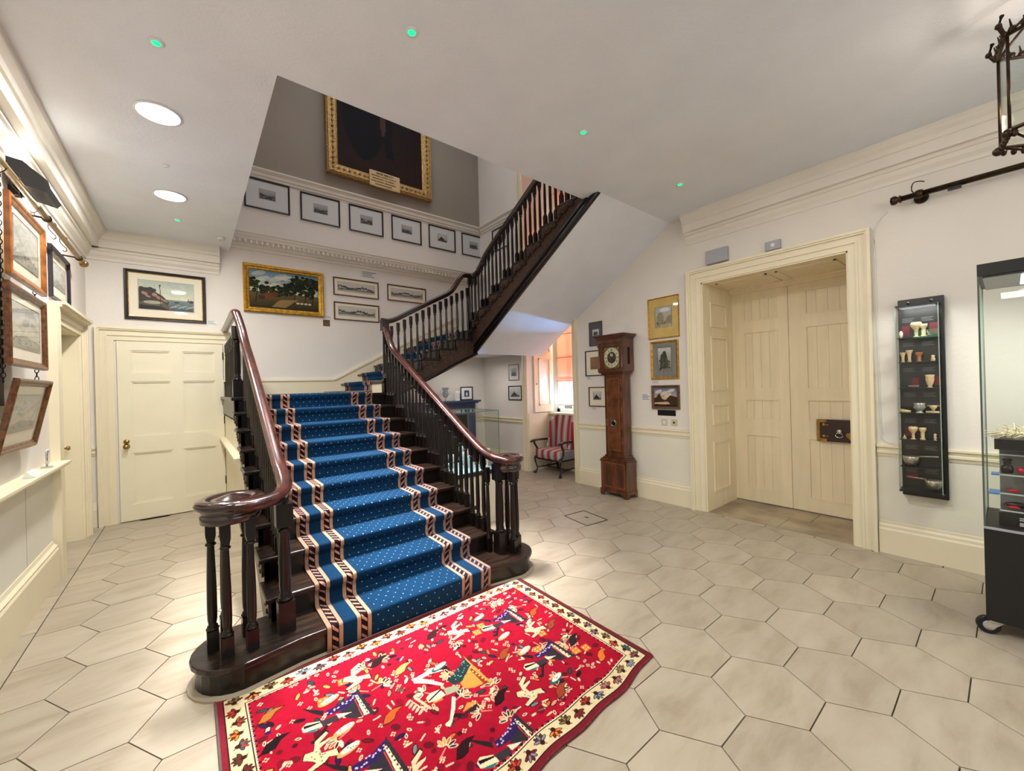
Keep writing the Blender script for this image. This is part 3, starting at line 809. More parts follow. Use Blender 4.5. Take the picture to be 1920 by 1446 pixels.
sp(MB().box(XA+0.004, XB-0.004, YL+0.022, YL+0.045, ZL-R0, ZL-0.035), 'riser', M_WOODK)
def string_poly(drop, last=9):
    p = [(2.50, 0.0), (2.50, 0.12)]
    for k in range(2, last+1): p += [(nosY(k)+0.022, topZ(k-1)-0.0), (nosY(k)+0.022, topZ(k)-0.03)]
    p += [(YL+0.022, topZ(9)), (YL+0.022, ZL-0.035), (YL+0.06, ZL-0.035), (YL+0.06, ZL-0.035-drop*0.7)]
    p += [(2.455+(drop/0.552)+0.05, 0.0)]
    return p
sp(MB().prism(string_poly(0.30), 'x', XA, XA+0.03), 'string_board', M_WOODK)
sp(MB().prism(string_poly(0.30), 'x', XB-0.03, XB), 'string_board', M_WOODK)
sp(MB().box(XA-0.005, XA+0.03, YL+0.05, YB, ZL-0.22, ZL-0.03), 'landing_fascia', M_WOODK); sp(MB().box(XB-0.03, XB+0.005, YL+0.05, YB, ZL-0.3, ZL-0.03), 'landing_fascia', M_WOODK)
# cream spandrels under the flight
for xa in (XA+0.012, XB-0.022):
    struct('trim_34' if xa < 1 else 'trim_35', MB().prism([(2.9, 0), (2.9, 0.12), (YL+0.1, ZL-0.25), (YB, ZL-0.25), (YB, 0)], 'x', xa, xa+0.012), M_TRIM)
struct('trim_36', MB().prism([(XA+0.012, 0.83), (XA-0.012, 0.835), (XA-0.03, 0.87), (XA-0.05, 0.89), (XA-0.05, 0.91), (XA+0.012, 0.915)], 'y', 4.35, YB), M_TRIM)
# scroll brackets under the tread ends
def bracket_mesh(out):
    mb = MB()
    poly = [(0.02, -0.03), (0.25, -0.03), (0.25, -0.06), (0.22, -0.065), (0.18, -0.06), (0.15, -0.085), (0.11, -0.10), (0.08, -0.09), (0.06, -0.115), (0.035, -0.125), (0.02, -0.11)]
    mb.prism(poly, 'x', 0, out*0.014)
    for (a, b, r) in ((0.19, -0.048, 0.016), (0.12, -0.07, 0.02), (0.06, -0.09, 0.022), (0.15, -0.055, 0.012), (0.09, -0.06, 0.012), (0.22, -0.043, 0.009)):
        mb.ball((out*0.014, a, b), r, 8, 5, (0.5, 1, 0.8))
    return mb.mesh('scroll_bracket', M_CARVE)
bk_l, bk_r = bracket_mesh(-1), bracket_mesh(1)
def place(me, name, loc, rot=(0, 0, 0), par=None):
    o = bpy.data.objects.new(name, me); COL.objects.link(o); o.parent = par or st
    o.location = (loc[0]-SX, loc[1]-SY, loc[2]); o.rotation_euler = rot
    return o
for k in range(2, 10):
    place(bk_l, 'scroll_bracket', (XA, nosY(k), topZ(k))); place(bk_r, 'scroll_bracket', (XB, nosY(k), topZ(k)))

# balusters
def baluster_mesh(h, w=0.040, r=1.0):
    mb = MB(); a = w/2
    mb.box(-a, a, -a, a, 0, 0.105)
    t = h-0.10
    mb.lathe([(0.012*r, 0.105), (0.022*r, 0.108), (0.023*r, 0.116), (0.014*r, 0.121), (0.019*r, 0.128), (0.013*r, 0.134), (0.0165*r, 0.16), (0.0175*r, 0.21), (0.0165*r, 0.35),
              (0.0125*r, t-0.035), (0.012*r, t-0.028), (0.019*r, t-0.022), (0.0185*r, t-0.014), (0.012*r, t-0.009), (0.013*r, t)], n=10)
    b = a*0.86
    mb.prism([(-b*0.7, t-0.004), (b*0.7, t-0.004), (b, t+0.03), (b, h+0.02), (-b, h+0.02), (-b, t+0.03)], 'y', -b, b)
    return mb.mesh('baluster', M_WOODK)
RAIL = 0.65; RH = 0.062
bal = [baluster_mesh(RAIL-RH-0.145+0.145+0.552*o_-0.0) for o_ in (0.055, 0.143, 0.231)]
heights = (0.055, 0.143, 0.231)
for k in range(2, 10):
    for o_, me in zip(heights, bal):
        place(me, 'baluster', (0.43-0.0, nosY(k)+o_, topZ(k))); place(me, 'baluster', (1.895, nosY(k)+o_, topZ(k)))
# newels and the circle of balusters carrying each volute
def newel_mesh(h):
    mb = MB(); a = 0.042
    mb.box(-a, a, -a, a, 0, 0.17)
    mb.lathe([(0.02, 0.17), (0.038, 0.173), (0.039, 0.185), (0.026, 0.192), (0.034, 0.203), (0.027, 0.212), (0.031, 0.25), (0.031, 0.4), (0.026, h-0.17), (0.033, h-0.16), (0.033, h-0.148), (0.024, h-0.143), (0.026, h-0.13)], n=14)
    mb.box(-a, a, -a, a, h-0.13, h)
    return mb.mesh('newel_post', M_WOODK)
nw = newel_mesh(0.72); cbal = baluster_mesh(0.675, 0.052, 1.3)
place(nw, 'newel_post', (0.40, 2.60, 0.15)); place(nw, 'newel_post', (1.945, 2.62, 0.15))
for (bx, by) in ((0.068, 2.66), (0.125, 2.545), (0.232, 2.535), (0.225, 2.70), (0.13, 2.77)): place(cbal, 'baluster', (bx, by, 0.15), (0, 0, 0.4*bx))
for (bx, by) in ((2.02, 2.545), (2.10, 2.60), (2.085, 2.70), (2.0, 2.72)): place(cbal, 'baluster', (bx, by, 0.15), (0, 0, 0.3))
place(bal[1], 'baluster', (1.885, 2.70, 0.15))
bl2 = baluster_mesh(0.66)
for k in range(9):
    place(bl2 if k else nw, 'baluster' if k else 'newel_post', (0.38, 4.93+k*0.19, ZL))
place(newel_mesh(0.9), 'newel_post', (1.905, 4.87, ZL))

# rails
RS = [(-0.024, -RH), (0.024, -RH), (0.028, -0.045), (0.036, -0.038), (0.040, -0.026), (0.036, -0.014), (0.024, -0.004), (0.010, 0.0), (-0.010, 0.0), (-0.024, -0.004), (-0.036, -0.014), (-0.040, -0.026), (-0.036, -0.038), (-0.028, -0.045)]
zr = lambda y: 0.15+RAIL+0.552*(y-2.455)
def rail(pts, name='handrail', m=M_MAHOG, n=8):
    return sp(MB().sweep(catmull(pts, n), RS), name, m)
rail([(0.165, 2.505, 0.945), (0.26, 2.50, 0.945), (0.36, 2.545, 0.955), (0.415, 2.65, 0.975), (0.432, 2.80, 1.02), (0.432, 3.0, zr(3.0)), (0.432, 3.6, zr(3.6)), (0.43, 4.3, zr(4.3)),
      (0.425, 4.62, zr(4.62)+0.005), (0.415, 4.80, zr(4.8)+0.07), (0.40, 4.90, 2.28), (0.385, 4.98, 2.36), (0.38, 5.1, 2.375), (0.38, 5.4, 2.375), (0.38, 6.0, 2.375), (0.38, 6.6, 2.375)])
rail([(2.03, 2.51, 0.925), (1.965, 2.545, 0.93), (1.925, 2.64, 0.95), (1.908, 2.78, 0.99), (1.905, 3.0, zr(3.0)), (1.905, 3.6, zr(3.6)), (1.905, 4.3, zr(4.3)), (1.905, 4.6, zr(4.6)+0.005), (1.905, 4.75, 2.17),
      (1.905, 4.84, 2.32), (1.91, 4.88, 2.385)])
M_RAILD = mat('dark_polished_handrail', (44, 24, 18), 0.25, var=0.3, vscale=12, coat=0.4)
rail([(1.87, 4.87, 2.385), (1.95, 4.872, 2.385), (2.05, 4.872, 2.42), (2.25, 4.872, 2.53), (2.55, 4.872, 2.695), (2.80, 4.872, 2.83), (2.90, 4.872, 2.93), (2.98, 4.872, 3.05), (3.06, 4.872, 3.12), (3.18, 4.86, 3.14), (3.235, 4.82, 3.15), (3.25, 4.72, 3.20)], m=M_RAILD)
zr3 = lambda y: 3.574+0.552*(4.18-y)
rail([(3.19, 4.87, 3.14), (3.25, 4.80, 3.155), (3.25, 4.7, 3.23), (3.25, 4.5, zr3(4.5)), (3.25, 3.9, zr3(3.9)), (3.25, 3.2, zr3(3.2)), (3.25, 2.5, zr3(2.5))], m=M_RAILD)
def volute(cx, cy, z, r):
    mb = MB().lathe([(r*0.55, z-0.125), (r*0.86, z-0.12), (r*0.88, z-0.085), (r*0.84, z-0.08), (r*0.84, z-0.06), (r*0.98, z-0.045), (r*1.03, z-0.028), (r*0.98, z-0.010), (r*0.80, z+0.0), (r*0.62, z-0.008), (r*0.56, z-0.012), (r*0.42, z-0.006), (r*0.2, z+0.006), (0, z+0.010)], (cx, cy, 0), 32)
    return sp(mb, 'volute', mat('dark_volute_mahogany', (40, 17, 14), 0.18, var=0.3, vscale=14, coat=0.5))
volute(0.16, 2.63, 0.95, 0.158); volute(2.035, 2.625, 0.928, 0.135)

# flight 2 along the back wall
XN = lambda k: 1.85+G*(k-11)
Z2 = lambda k: 1.605+R0*(k-11)
for k in range(11, 17):
    x0, z = XN(k), Z2(k)
    xe = x0+G+0.03 if k < 16 else XR
    sp(MB().box(x0, xe, 4.84, YB, z-0.03, z), 'tread', M_WOODT, 0.008)
    sp(MB().box(x0+0.022, x0+0.045, 4.86, YB, z-R0, z-0.03), 'riser', M_TRIM if k < 13 else M_WOODK)
p = [(1.9, 1.34), (1.9, ZL-0.0)]
for k in range(11, 17): p += [(XN(k)+0.022, Z2(k)-R0), (XN(k)+0.022, Z2(k)-0.03)]
p += [(3.26, Z2(16)-0.03), (3.26, 1.962)]
sp(MB().prism(p, 'y', 4.865, 4.895), 'string_board', M_CARVE)
sp(MB().sweep([(1.9, 4.86, 1.36), (3.27, 4.86, 1.985)], [(-0.02, -0.02), (0.02, -0.02), (0.02, 0.02), (-0.02, 0.02)]), 'string_moulding', M_WOODK)
bk2 = bracket_mesh(1)
for k in range(11, 16):
    place(bk2, 'scroll_bracket', (XN(k), 4.865, Z2(k)), (0, 0, -PI/2))
    for o_, me in zip(heights, bal):
        if XN(k)+o_ < 3.18: place(me, 'baluster', (XN(k)+o_, 4.872, Z2(k)))
for bx in (3.17, 3.25): place(baluster_mesh(0.74), 'baluster', (bx, 4.87 if bx < 3.2 else 4.83, Z2(16)))
# flight 3 along the right wall, coming back towards the viewer
Y3 = lambda j: 4.98-G*j
Z3 = lambda j: 2.475+R0*j
for j in range(0, 11):
    y0, z = Y3(j), Z3(j)
    sp(MB().box(3.22, XR, y0-G-0.03, y0, z-0.03, z), 'tread', M_WOODT, 0.008)
    sp(MB().box(3.235, XR, y0-0.045, y0-0.022, z-R0, z-0.03), 'riser', M_WOODK)
    place(bk2, 'scroll_bracket', (3.236, y0, z), (0, 0, PI)) if False else None
    b = place(bk_l, 'scroll_bracket', (3.236, y0, z), (0, 0, 0)); b.scale = (2.0, -1, 1.25)
    for o_, me in zip(heights, bal):
        place(me, 'baluster', (3.25, y0-o_, z))
p = [(4.90, 1.96), (4.90, 2.33)]
for j in range(0, 11): p += [(Y3(j)-0.022, Z3(j)-R0), (Y3(j)-0.022, Z3(j)-0.03)]
p += [(2.2, Z3(10)-0.03), (2.2, 3.64)]
sp(MB().prism(p, 'x', 3.236, 3.262), 'string_board', M_CARVE)
sp(MB().sweep([(3.238, 4.92, 1.985), (3.238, 2.2, 3.665)], [(-0.025, -0.025), (0.025, -0.025), (0.03, 0.0), (0.02, 0.03), (-0.02, 0.03)]), 'string_moulding', M_WOODK)
sp(MB().sweep([(3.23, 4.92, 2.06), (3.23, 2.2, 3.74)], [(-0.012, -0.01), (0.012, -0.01), (0.012, 0.01), (-0.012, 0.01)]), 'string_bead', M_WOODK)
# skirting following the stairs on the back wall
struct('baseboard_stair', MB().prism([(XA, ZL), (1.80, ZL), (4.0, ZL+1.2), (4.0, ZL+1.36), (1.76, 1.655), (XA, 1.655)], 'y', YB-0.02, YB).prism([(XA, 1.655), (1.76, 1.655), (4.0, ZL+1.36), (4.0, ZL+1.40), (1.75, 1.68), (XA, 1.68)], 'y', YB-0.035, YB), M_TRIM)

# ---- stair runner
def runner(name, prof, cross0, cross1, axis, label):
    """prof: list of (a, z) along the flight; cross0..cross1 across it"""
    sm = [Vector((p[0], p[1])) for p in prof]; pts = []
    for i, p in enumerate(sm):
        if 0 < i < len(sm)-1:
            d1_ = (sm[i-1]-p); d2_ = (sm[i+1]-p); r = min(0.03, d1_.length*0.4, d2_.length*0.4)
            a, b = p+d1_.normalized()*r, p+d2_.normalized()*r
            for t in (0, 0.25, 0.5, 0.75, 1): pts.append(a*(1-t)**2+p*2*t*(1-t)+b*t*t)
        else: pts.append(p)
    vs, fs, uvs = [], [], []; L = 0; n = len(pts); Wd = abs(cross1-cross0)
    for i, p in enumerate(pts):
        if i: L += (pts[i]-pts[i-1]).length
        for c_, u in ((cross0, 0), (cross1, Wd)):
            vs.append((c_, p.x, p.y) if axis == 'y' else (p.x, c_, p.y)); uvs.append((u*1.14/Wd, L))
    for i in range(n-1): fs.append((2*i, 2*i+1, 2*i+3, 2*i+2))
    me = bpy.data.meshes.new(name); me.from_pydata(vs, [], fs)
    uv = me.uv_layers.new(name='UVMap')
    for lp in me.loops: uv.data[lp.index].uv = uvs[lp.vertex_index]
    me.polygons.foreach_set('use_smooth', [True]*len(fs)); me.materials.append(M_RUNNER)
    o = bpy.data.objects.new(name, me); COL.objects.link(o)
    so = o.modifiers.new('thick', 'SOLIDIFY'); so.thickness = 0.009; so.offset = 0
    return tag(o, label, 'carpet')
pr = [(2.445, 0.012)]
e = 0.008
for k in range(1, 11):
    y0, z = (nosY(k) if k > 1 else 2.462), topZ(k)
    pr += [(y0+0.012-0.02, z-0.045), (y0-e-0.004, z-0.02), (y0-e, z+e)] if False else [(y0-0.012, z+e)]
    pr += [(nosY(k+1)+0.010, z+e)] if k < 10 else [(6.45, z+e)]
pr2 = [(2.452, 0.014)]
for k in range(1, 11):
    z = topZ(k); y0 = nosY(k) if k > 1 else 2.452
    if k > 1: pr2 += [(y0+0.012, z-0.05)]
    pr2 += [(y0-0.010, z-0.028), (y0-0.010, z+e)]
    pr2 += [(nosY(k+1)+0.012, z+e)] if k < 10 else [(6.42, z+e)]
runner('stair_runner', pr2, 0.578, 1.712, 'y', 'dark blue stair runner with white pin dots and tan chain borders, on the lower flight')
p3 = [(1.55, ZL+0.022)]
for k in range(11, 17):
    z = Z2(k)
    p3 += [(XN(k)+0.012, z-R0+0.012 if k > 11 else ZL+0.022), (XN(k)+0.012, z-0.05), (XN(k)-0.010, z-0.028), (XN(k)-0.010, z+e)]
p3 += [(4.3, Z2(16)+e)]
runner('stair_runner', p3, 6.40, 5.28, 'x', 'dark blue stair runner on the middle flight beside the back wall')

# ================================================================== RUG
rug = empty('rug', (0.065, 1.158, 0), label='red hand-knotted rug with woven figures, goats and birds, at the foot of the stairs', cat='rug')
RW, RHH = 1.895, 1.285
cv = Canvas(RW, RHH, 760, 516, (156, 10, 38))
cv.noise(0.07, 10)
RED = (186, 8, 44); CRM = (208, 186, 150); DK = (34, 16, 20)
PAL = [(226, 208, 172), (200, 96, 44), (38, 18, 24), (38, 24, 66), (30, 70, 72), (214, 132, 108), (96, 20, 24), (110, 120, 116), (224, 150, 70)]
rr = random.Random(11)
def motif(pts, ax_, ay, col, k=1.0, a=1.0, flip=1): cv.poly([(ax_-0.065+px*k*flip, ay-1.19+py*k) for px, py in pts], col, a)
# small filler motifs first
for _ in range(620):
    x, y = rr.uniform(0.13, 1.76), rr.uniform(0.13, 1.16); c_ = rr.choice(PAL); t = rr.random(); an = rr.uniform(0, PI)
    if t < 0.3:
        cv.ell(x, y, 0.014, 0.007, CRM, an); cv.ell(x, y, 0.007, 0.003, c_, an)
    elif t < 0.5:
        for dx, dy in ((0.008, 0), (-0.008, 0), (0, 0.008), (0, -0.008)): cv.ell(x+dx, y+dy, 0.0045, 0.0045, CRM)
    elif t < 0.62: cv.line((x, y), (x+0.03*math.cos(an), y+0.03*math.sin(an)), 0.008, CRM)
    elif t < 0.8:
        cv.ell(x, y, 0.026, 0.012, DK, an); cv.ell(x, y, 0.021, 0.008, c_, an)
    elif t < 0.9:
        cv.ell(x, y, 0.012, 0.012, rr.choice([(44, 24, 70), (96, 16, 30), (70, 10, 24)]))
    else: cv.ell(x, y, 0.024, 0.016, rr.choice([(120, 8, 32), (80, 16, 30), (60, 16, 24)]), an, 0.8)
# flowers: petals round a stem
for _ in range(26):
    x, y = rr.uniform(0.16, 1.72), rr.uniform(0.16, 1.12); a0 = rr.uniform(0, 6)
    for q in range(5):
        an = a0+q*0.55; cv.ell(x+0.032*math.cos(an), y+0.032*math.sin(an), 0.022, 0.009, CRM, an); cv.ell(x+0.033*math.cos(an), y+0.033*math.sin(an), 0.016, 0.005, rr.choice(PAL), an)
    cv.line((x, y), (x-0.05*math.cos(a0+1), y-0.05*math.sin(a0+1)), 0.006, (214, 132, 108))
# square check lozenges
for _ in range(12):
    x, y = rr.uniform(0.16, 1.7), rr.uniform(0.16, 1.1)
    cv.poly([(x-0.028, y-0.02), (x+0.02, y-0.03), (x+0.028, y+0.02), (x-0.02, y+0.03)], (206, 110, 50))
    for dx in (-0.011, 0.011):
        for dy in (-0.011, 0.011): cv.ell(x+dx, y+dy, 0.006, 0.006, (240, 190, 110))
FIG = {'skirt': [(0.0, 0.0), (0.015, -0.215), (-0.03, -0.196), (-0.071, -0.183), (-0.1, -0.147), (-0.11, -0.101), (-0.066, -0.075), (-0.024, -0.045)],
'train': [(-0.005, -0.017), (-0.032, -0.072), (-0.066, -0.091), (-0.108, -0.094), (-0.163, -0.085), (-0.159, -0.051), (-0.11, -0.053), (-0.071, -0.046), (-0.027, -0.025)],
'hem': [(-0.024, -0.045), (-0.013, -0.05), (-0.005, -0.198), (-0.029, -0.194)], 'bod': [(-0.127, -0.101), (-0.066, -0.138), (-0.123, -0.134)], 'tor': [(-0.192, -0.098), (-0.125, -0.11), (-0.13, -0.143), (-0.192, -0.134)],
'face': [(-0.267, -0.083), (-0.244, -0.068), (-0.195, -0.095), (-0.192, -0.134), (-0.226, -0.139), (-0.268, -0.11)], 'hair': [(-0.261, -0.095), (-0.198, -0.107), (-0.192, -0.101), (-0.258, -0.077)],
'armu': [(-0.244, 0.038), (-0.233, 0.029), (-0.166, -0.044), (-0.177, -0.073), (-0.216, -0.017)], 'armd': [(-0.178, -0.131), (-0.169, -0.146), (-0.198, -0.177), (-0.23, -0.209), (-0.251, -0.198), (-0.252, -0.184), (-0.223, -0.182), (-0.196, -0.151)]}
for ax_, ay in ((0.623, 2.106), (0.629, 1.744), (1.638, 2.172), (1.62, 1.734), (1.13, 1.46)):
    for k_, c_ in (('skirt', (46, 40, 48)), ('train', (44, 28, 78)), ('hem', (226, 208, 172)), ('armu', (36, 28, 32)), ('armd', (36, 28, 32)), ('tor', (52, 48, 54)), ('bod', (230, 206, 176)), ('face', (228, 206, 166)), ('hair', (20, 16, 22))):
        motif(FIG[k_], ax_, ay, c_)
    motif([(-0.268, -0.115), (-0.226, -0.139), (-0.195, -0.132), (-0.24, -0.12)], ax_, ay, (30, 110, 110))
    for q in range(6): cv.ell(ax_-0.065-0.018+q*0.0015, ay-1.19-0.062-q*0.024, 0.004, 0.006, (90, 60, 30))
    for q in range(14):
        t = q/13; cv.ell(ax_-0.065-0.02-0.13*t+rr.uniform(-0.006, 0.006), ay-1.19-0.045-0.03*t+rr.uniform(-0.012, 0.012), 0.0045, 0.0045, (190, 170, 200))
    cv.line((ax_-0.065-0.033, ay-1.19-0.07), (ax_-0.065-0.035, ay-1.19-0.19), 0.004, (216, 60, 50))
    for (dx, dy) in ((-0.36, -0.20), (-0.13, -0.235), (-0.28, 0.05)):
        pass
OR = {'sk': ((214, 138, 62), [(1.156, 1.95), (1.162, 1.675), (1.123, 1.702), (1.075, 1.71), (1.033, 1.743), (1.035, 1.785), (1.094, 1.818), (1.141, 1.859)]),
'tr': ((30, 52, 52), [(1.15, 1.936), (1.149, 1.86), (1.101, 1.828), (1.053, 1.791), (1.004, 1.797), (0.996, 1.849), (1.042, 1.863), (1.111, 1.901)]),
'band': ((130, 50, 24), [(1.124, 1.832), (1.139, 1.836), (1.151, 1.685), (1.126, 1.699)]), 'arm': ((232, 214, 176), [(0.858, 1.976), (0.876, 1.976), (0.922, 1.92), (0.972, 1.839), (0.958, 1.83), (0.906, 1.897), (0.856, 1.943)]),
'tor': ((150, 156, 126), [(0.953, 1.812), (1.017, 1.786), (1.009, 1.749), (0.944, 1.764)]), 'face': ((228, 208, 168), [(0.859, 1.814), (0.887, 1.829), (0.936, 1.819), (0.942, 1.768), (0.899, 1.766), (0.854, 1.78)]),
'arm2': ((232, 214, 176), [(0.96, 1.74), (0.971, 1.723), (0.933, 1.665), (0.887, 1.613), (0.867, 1.598), (0.854, 1.61), (0.857, 1.623), (0.883, 1.628), (0.924, 1.684)]),
'fan': ((214, 138, 62), [(0.951, 1.626), (0.996, 1.659), (1.039, 1.625)]), 'stick': ((40, 30, 34), [(0.88, 1.608), (1.034, 1.625), (1.004, 1.592), (0.952, 1.608), (0.88, 1.603)]),
'arm1': ((232, 214, 176), [(0.856, 1.971), (0.926, 1.976), (0.967, 1.986), (1.028, 1.964), (1.011, 1.925), (0.948, 1.949), (0.877, 1.945)])}
for k_ in ('sk', 'tr', 'band', 'arm', 'tor', 'face', 'arm2', 'fan', 'stick', 'arm1'):
    c_, P_ = OR[k_]; motif(P_, 0, 0, c_)
cv.ell(0.955, 0.76, 0.03, 0.018, DK, -0.6); cv.line((0.80, 0.60), (0.875, 0.625), 0.008, (20, 16, 20))
for q in range(26): cv.ell(0.965+rr.uniform(0, 0.11), 0.625+rr.uniform(0, 0.1), 0.003, 0.003, (110, 190, 180))
for q in range(5): cv.ell(1.066+q*0.004, 0.62-q*0.024, 0.005, 0.005, (230, 190, 120))
# a leafed branch
cv.line((0.73, 0.66), (0.76, 0.55), 0.005, CRM)
for q in range(5):
    for s_ in (-1, 1): cv.ell(0.735+q*0.006+s_*0.02, 0.655-q*0.022, 0.02, 0.007, (232, 170, 140), 0.6*s_+1.2)
GOAT = [(-0.059, 0.004), (-0.046, 0.031), (-0.014, 0.022), (0.001, 0.069), (0.051, 0.094), (0.056, 0.078), (0.009, 0.047), (0.058, 0.05), (0.049, 0.038), (0.007, 0.023), (0.008, -0.007), (0.064, -0.026), (0.062, -0.063), (0.028, -0.043), (0.012, -0.058), (-0.056, -0.071), (-0.062, -0.057), (-0.018, -0.041), (-0.031, -0.02)]
for ax_, ay in ((0.639, 2.19), (0.385, 1.842), (1.245, 2.18), (1.619, 1.871), (1.26, 1.511), (0.663, 1.492)):
    motif(GOAT, ax_, ay, (24, 14, 18), 1.08); motif(GOAT, ax_, ay, (206, 194, 152))
    for q in range(10): cv.ell(ax_-0.065+rr.uniform(-0.03, 0.02), ay-1.19+rr.uniform(-0.05, 0.02), 0.003, 0.003, (60, 50, 50))
BIRD = [(-0.044, -0.028), (-0.02, 0.01), (0.015, 0.026), (0.034, 0.025), (0.064, 0.015), (0.028, -0.001), (0.007, -0.029), (-0.019, -0.035)]
bc = [(176, 84, 36), (160, 100, 40), (44, 22, 22), (40, 16, 20), (36, 14, 18), (150, 70, 30), (48, 24, 30), (214, 110, 40), (36, 30, 34), (170, 80, 34), (230, 160, 90), (26, 18, 22), (150, 60, 36), (140, 66, 40)]
for (ax_, ay), c_ in zip(((0.687, 1.833), (0.252, 2.207), (0.77, 2.23), (0.856, 1.472), (1.134, 1.577), (1.34, 1.816), (1.115, 2.25), (1.746, 1.416), (1.722, 1.622), (1.736, 2.002), (0.848, 2.089), (0.243, 2.019), (1.39, 1.407), (1.733, 1.822)), bc):
    motif(BIRD, ax_, ay, (20, 10, 14), 1.14); motif(BIRD, ax_, ay, c_)
for i, (ax_, ay) in enumerate(((0.5, 1.893), (1.424, 2.196), (1.437, 1.936), (1.447, 1.75), (1.431, 1.473), (0.492, 2.112), (0.487, 1.779), (1.011, 1.963))):
    an = 0.5; cv.ell(ax_-0.065, ay-1.19, 0.05, 0.02, (30, 90, 88) if i % 3 == 1 else (200, 150, 90), an-0.3); cv.ell(ax_-0.058, ay-1.185, 0.04, 0.015, (222, 214, 190), an-0.3)
    for q in range(7): cv.ell(ax_-0.06+rr.uniform(-0.025, 0.03), ay-1.185+rr.uniform(-0.008, 0.008), 0.0025, 0.0025, (60, 60, 50))
# borders
def band(x0, x1, y0, y1, c_): cv.poly([(x0, y0), (x1, y0), (x1, y1), (x0, y1)], c_)
def ring(i0, i1, c_):
    band(i0, RW-i0, i0, i1, c_); band(i0, RW-i0, RHH-i1, RHH-i0, c_); band(i0, i1, i0, RHH-i0, c_); band(RW-i1, RW-i0, i0, RHH-i0, c_)
ring(-0.01, 0.03, (96, 40, 40)); band(-0.01, 0.028, 0, RHH, (130, 30, 44)); band(0, RW, -0.01, 0.036, (112, 26, 38))
ring(0.028, 0.112, (214, 196, 154)); ring(0.026, 0.032, DK); ring(0.108, 0.114, DK); ring(0.114, 0.120, (220, 205, 170))
def serr(p, q, wd=0.006):
    L = math.hypot(q[0]-p[0], q[1]-p[1]); n_ = int(L/0.016)
    for i in range(n_):
        t = (i+0.5)/n_; cv.ell(p[0]+(q[0]-p[0])*t, p[1]+(q[1]-p[1])*t, 0.006, 0.006, DK if i % 2 else (190, 40, 60))
a_, b_ = 0.124, 0.124
serr((a_, b_), (RW-a_, b_)); serr((a_, RHH-b_), (RW-a_, RHH-b_)); serr((a_, b_), (a_, RHH-b_)); serr((RW-a_, b_), (RW-a_, RHH-b_))
BP = [(130, 30, 26), (88, 50, 34), (170, 60, 34), (214, 130, 44), (60, 84, 96), (130, 112, 70), (110, 28, 30), (128, 130, 146), (180, 70, 40)]
def flower(x, y, an, s_=1.0):
    c1_, c2_ = rr.choice(BP), rr.choice(BP)
    for q in range(5):
        t = an+(q-2)*0.62; L_ = 0.019*s_
        cv.ell(x+L_*math.cos(t), y+L_*math.sin(t), 0.019*s_, 0.0085*s_, (34, 20, 18), t)
    cv.ell(x-0.006*math.cos(an), y-0.006*math.sin(an), 0.014*s_, 0.012*s_, (60, 20, 22), an)
    for q in range(5):
        t = an+(q-2)*0.62; L_ = 0.020*s_
        cv.ell(x+L_*math.cos(t), y+L_*math.sin(t), 0.014*s_, 0.0050*s_, c1_ if q % 2 else c2_, t)
    cv.line((x-0.014*s_*math.cos(an), y-0.014*s_*math.sin(an)), (x-0.026*s_*math.cos(an+0.5), y-0.026*s_*math.sin(an+0.5)), 0.004, (60, 40, 24))
m_ = 0.070; nx_ = 24
for i in range(nx_):
    x = m_+(RW-2*m_)*i/(nx_-1); d_ = 1 if i % 2 else -1
    flower(x, m_+0.002, PI/2*d_); flower(x, RHH-m_, -PI/2*d_)
ny_ = 16
for i in range(1, ny_-1):
    y = m_+(RHH-2*m_)*i/(ny_-1); d_ = 0 if i % 2 else PI
    flower(m_, y, d_); flower(RW-m_, y, d_)
cv.noise(0.05, 60)
def conv(U, V):
    ed = 0.095*(U/RW)**3*(1-V/RHH) + 0.006*np.sin(U*7.0)*(1-V/RHH)**2 + 0.006*np.sin(U*19)*(1-V/RHH)**3
    return U - 0.02*(1-V/RHH)*(U/RW), V+ed*1.0, 0.009+0.0015*np.sin(U*6+V*4)
me = cv.mesh('pile', M_RUG, conv)
o = bpy.data.objects.new('pile', me); COL.objects.link(o); o.parent = rug
us = np.linspace(0, RW, 80)
edge = [(float(u-0.02*(u/RW)), float(0.095*(u/RW)**3+0.006*math.sin(u*7)+0.006*math.sin(u*19)), 0.006) for u in us]
MB().tube(edge, 0.006, 6).build('selvedge', M_RUGE, rug)
MB().tube([(0, y_, 0.006) for y_ in np.linspace(0, RHH, 20)], 0.006, 6).build('selvedge', mat('grey_wool_edge', (96, 86, 84), 0.95, bump=0.5), rug)
MB().tube([(RW-0.02*(1-y_/RHH), y_+0.095*(1-y_/RHH), 0.006) for y_ in np.linspace(0, RHH, 20)], 0.006, 6).build('selvedge', M_RUGE, rug)
MB().tube([(x_, RHH, 0.006) for x_ in np.linspace(0, RW, 40)], 0.006, 6).build('selvedge', M_RUGE, rug)

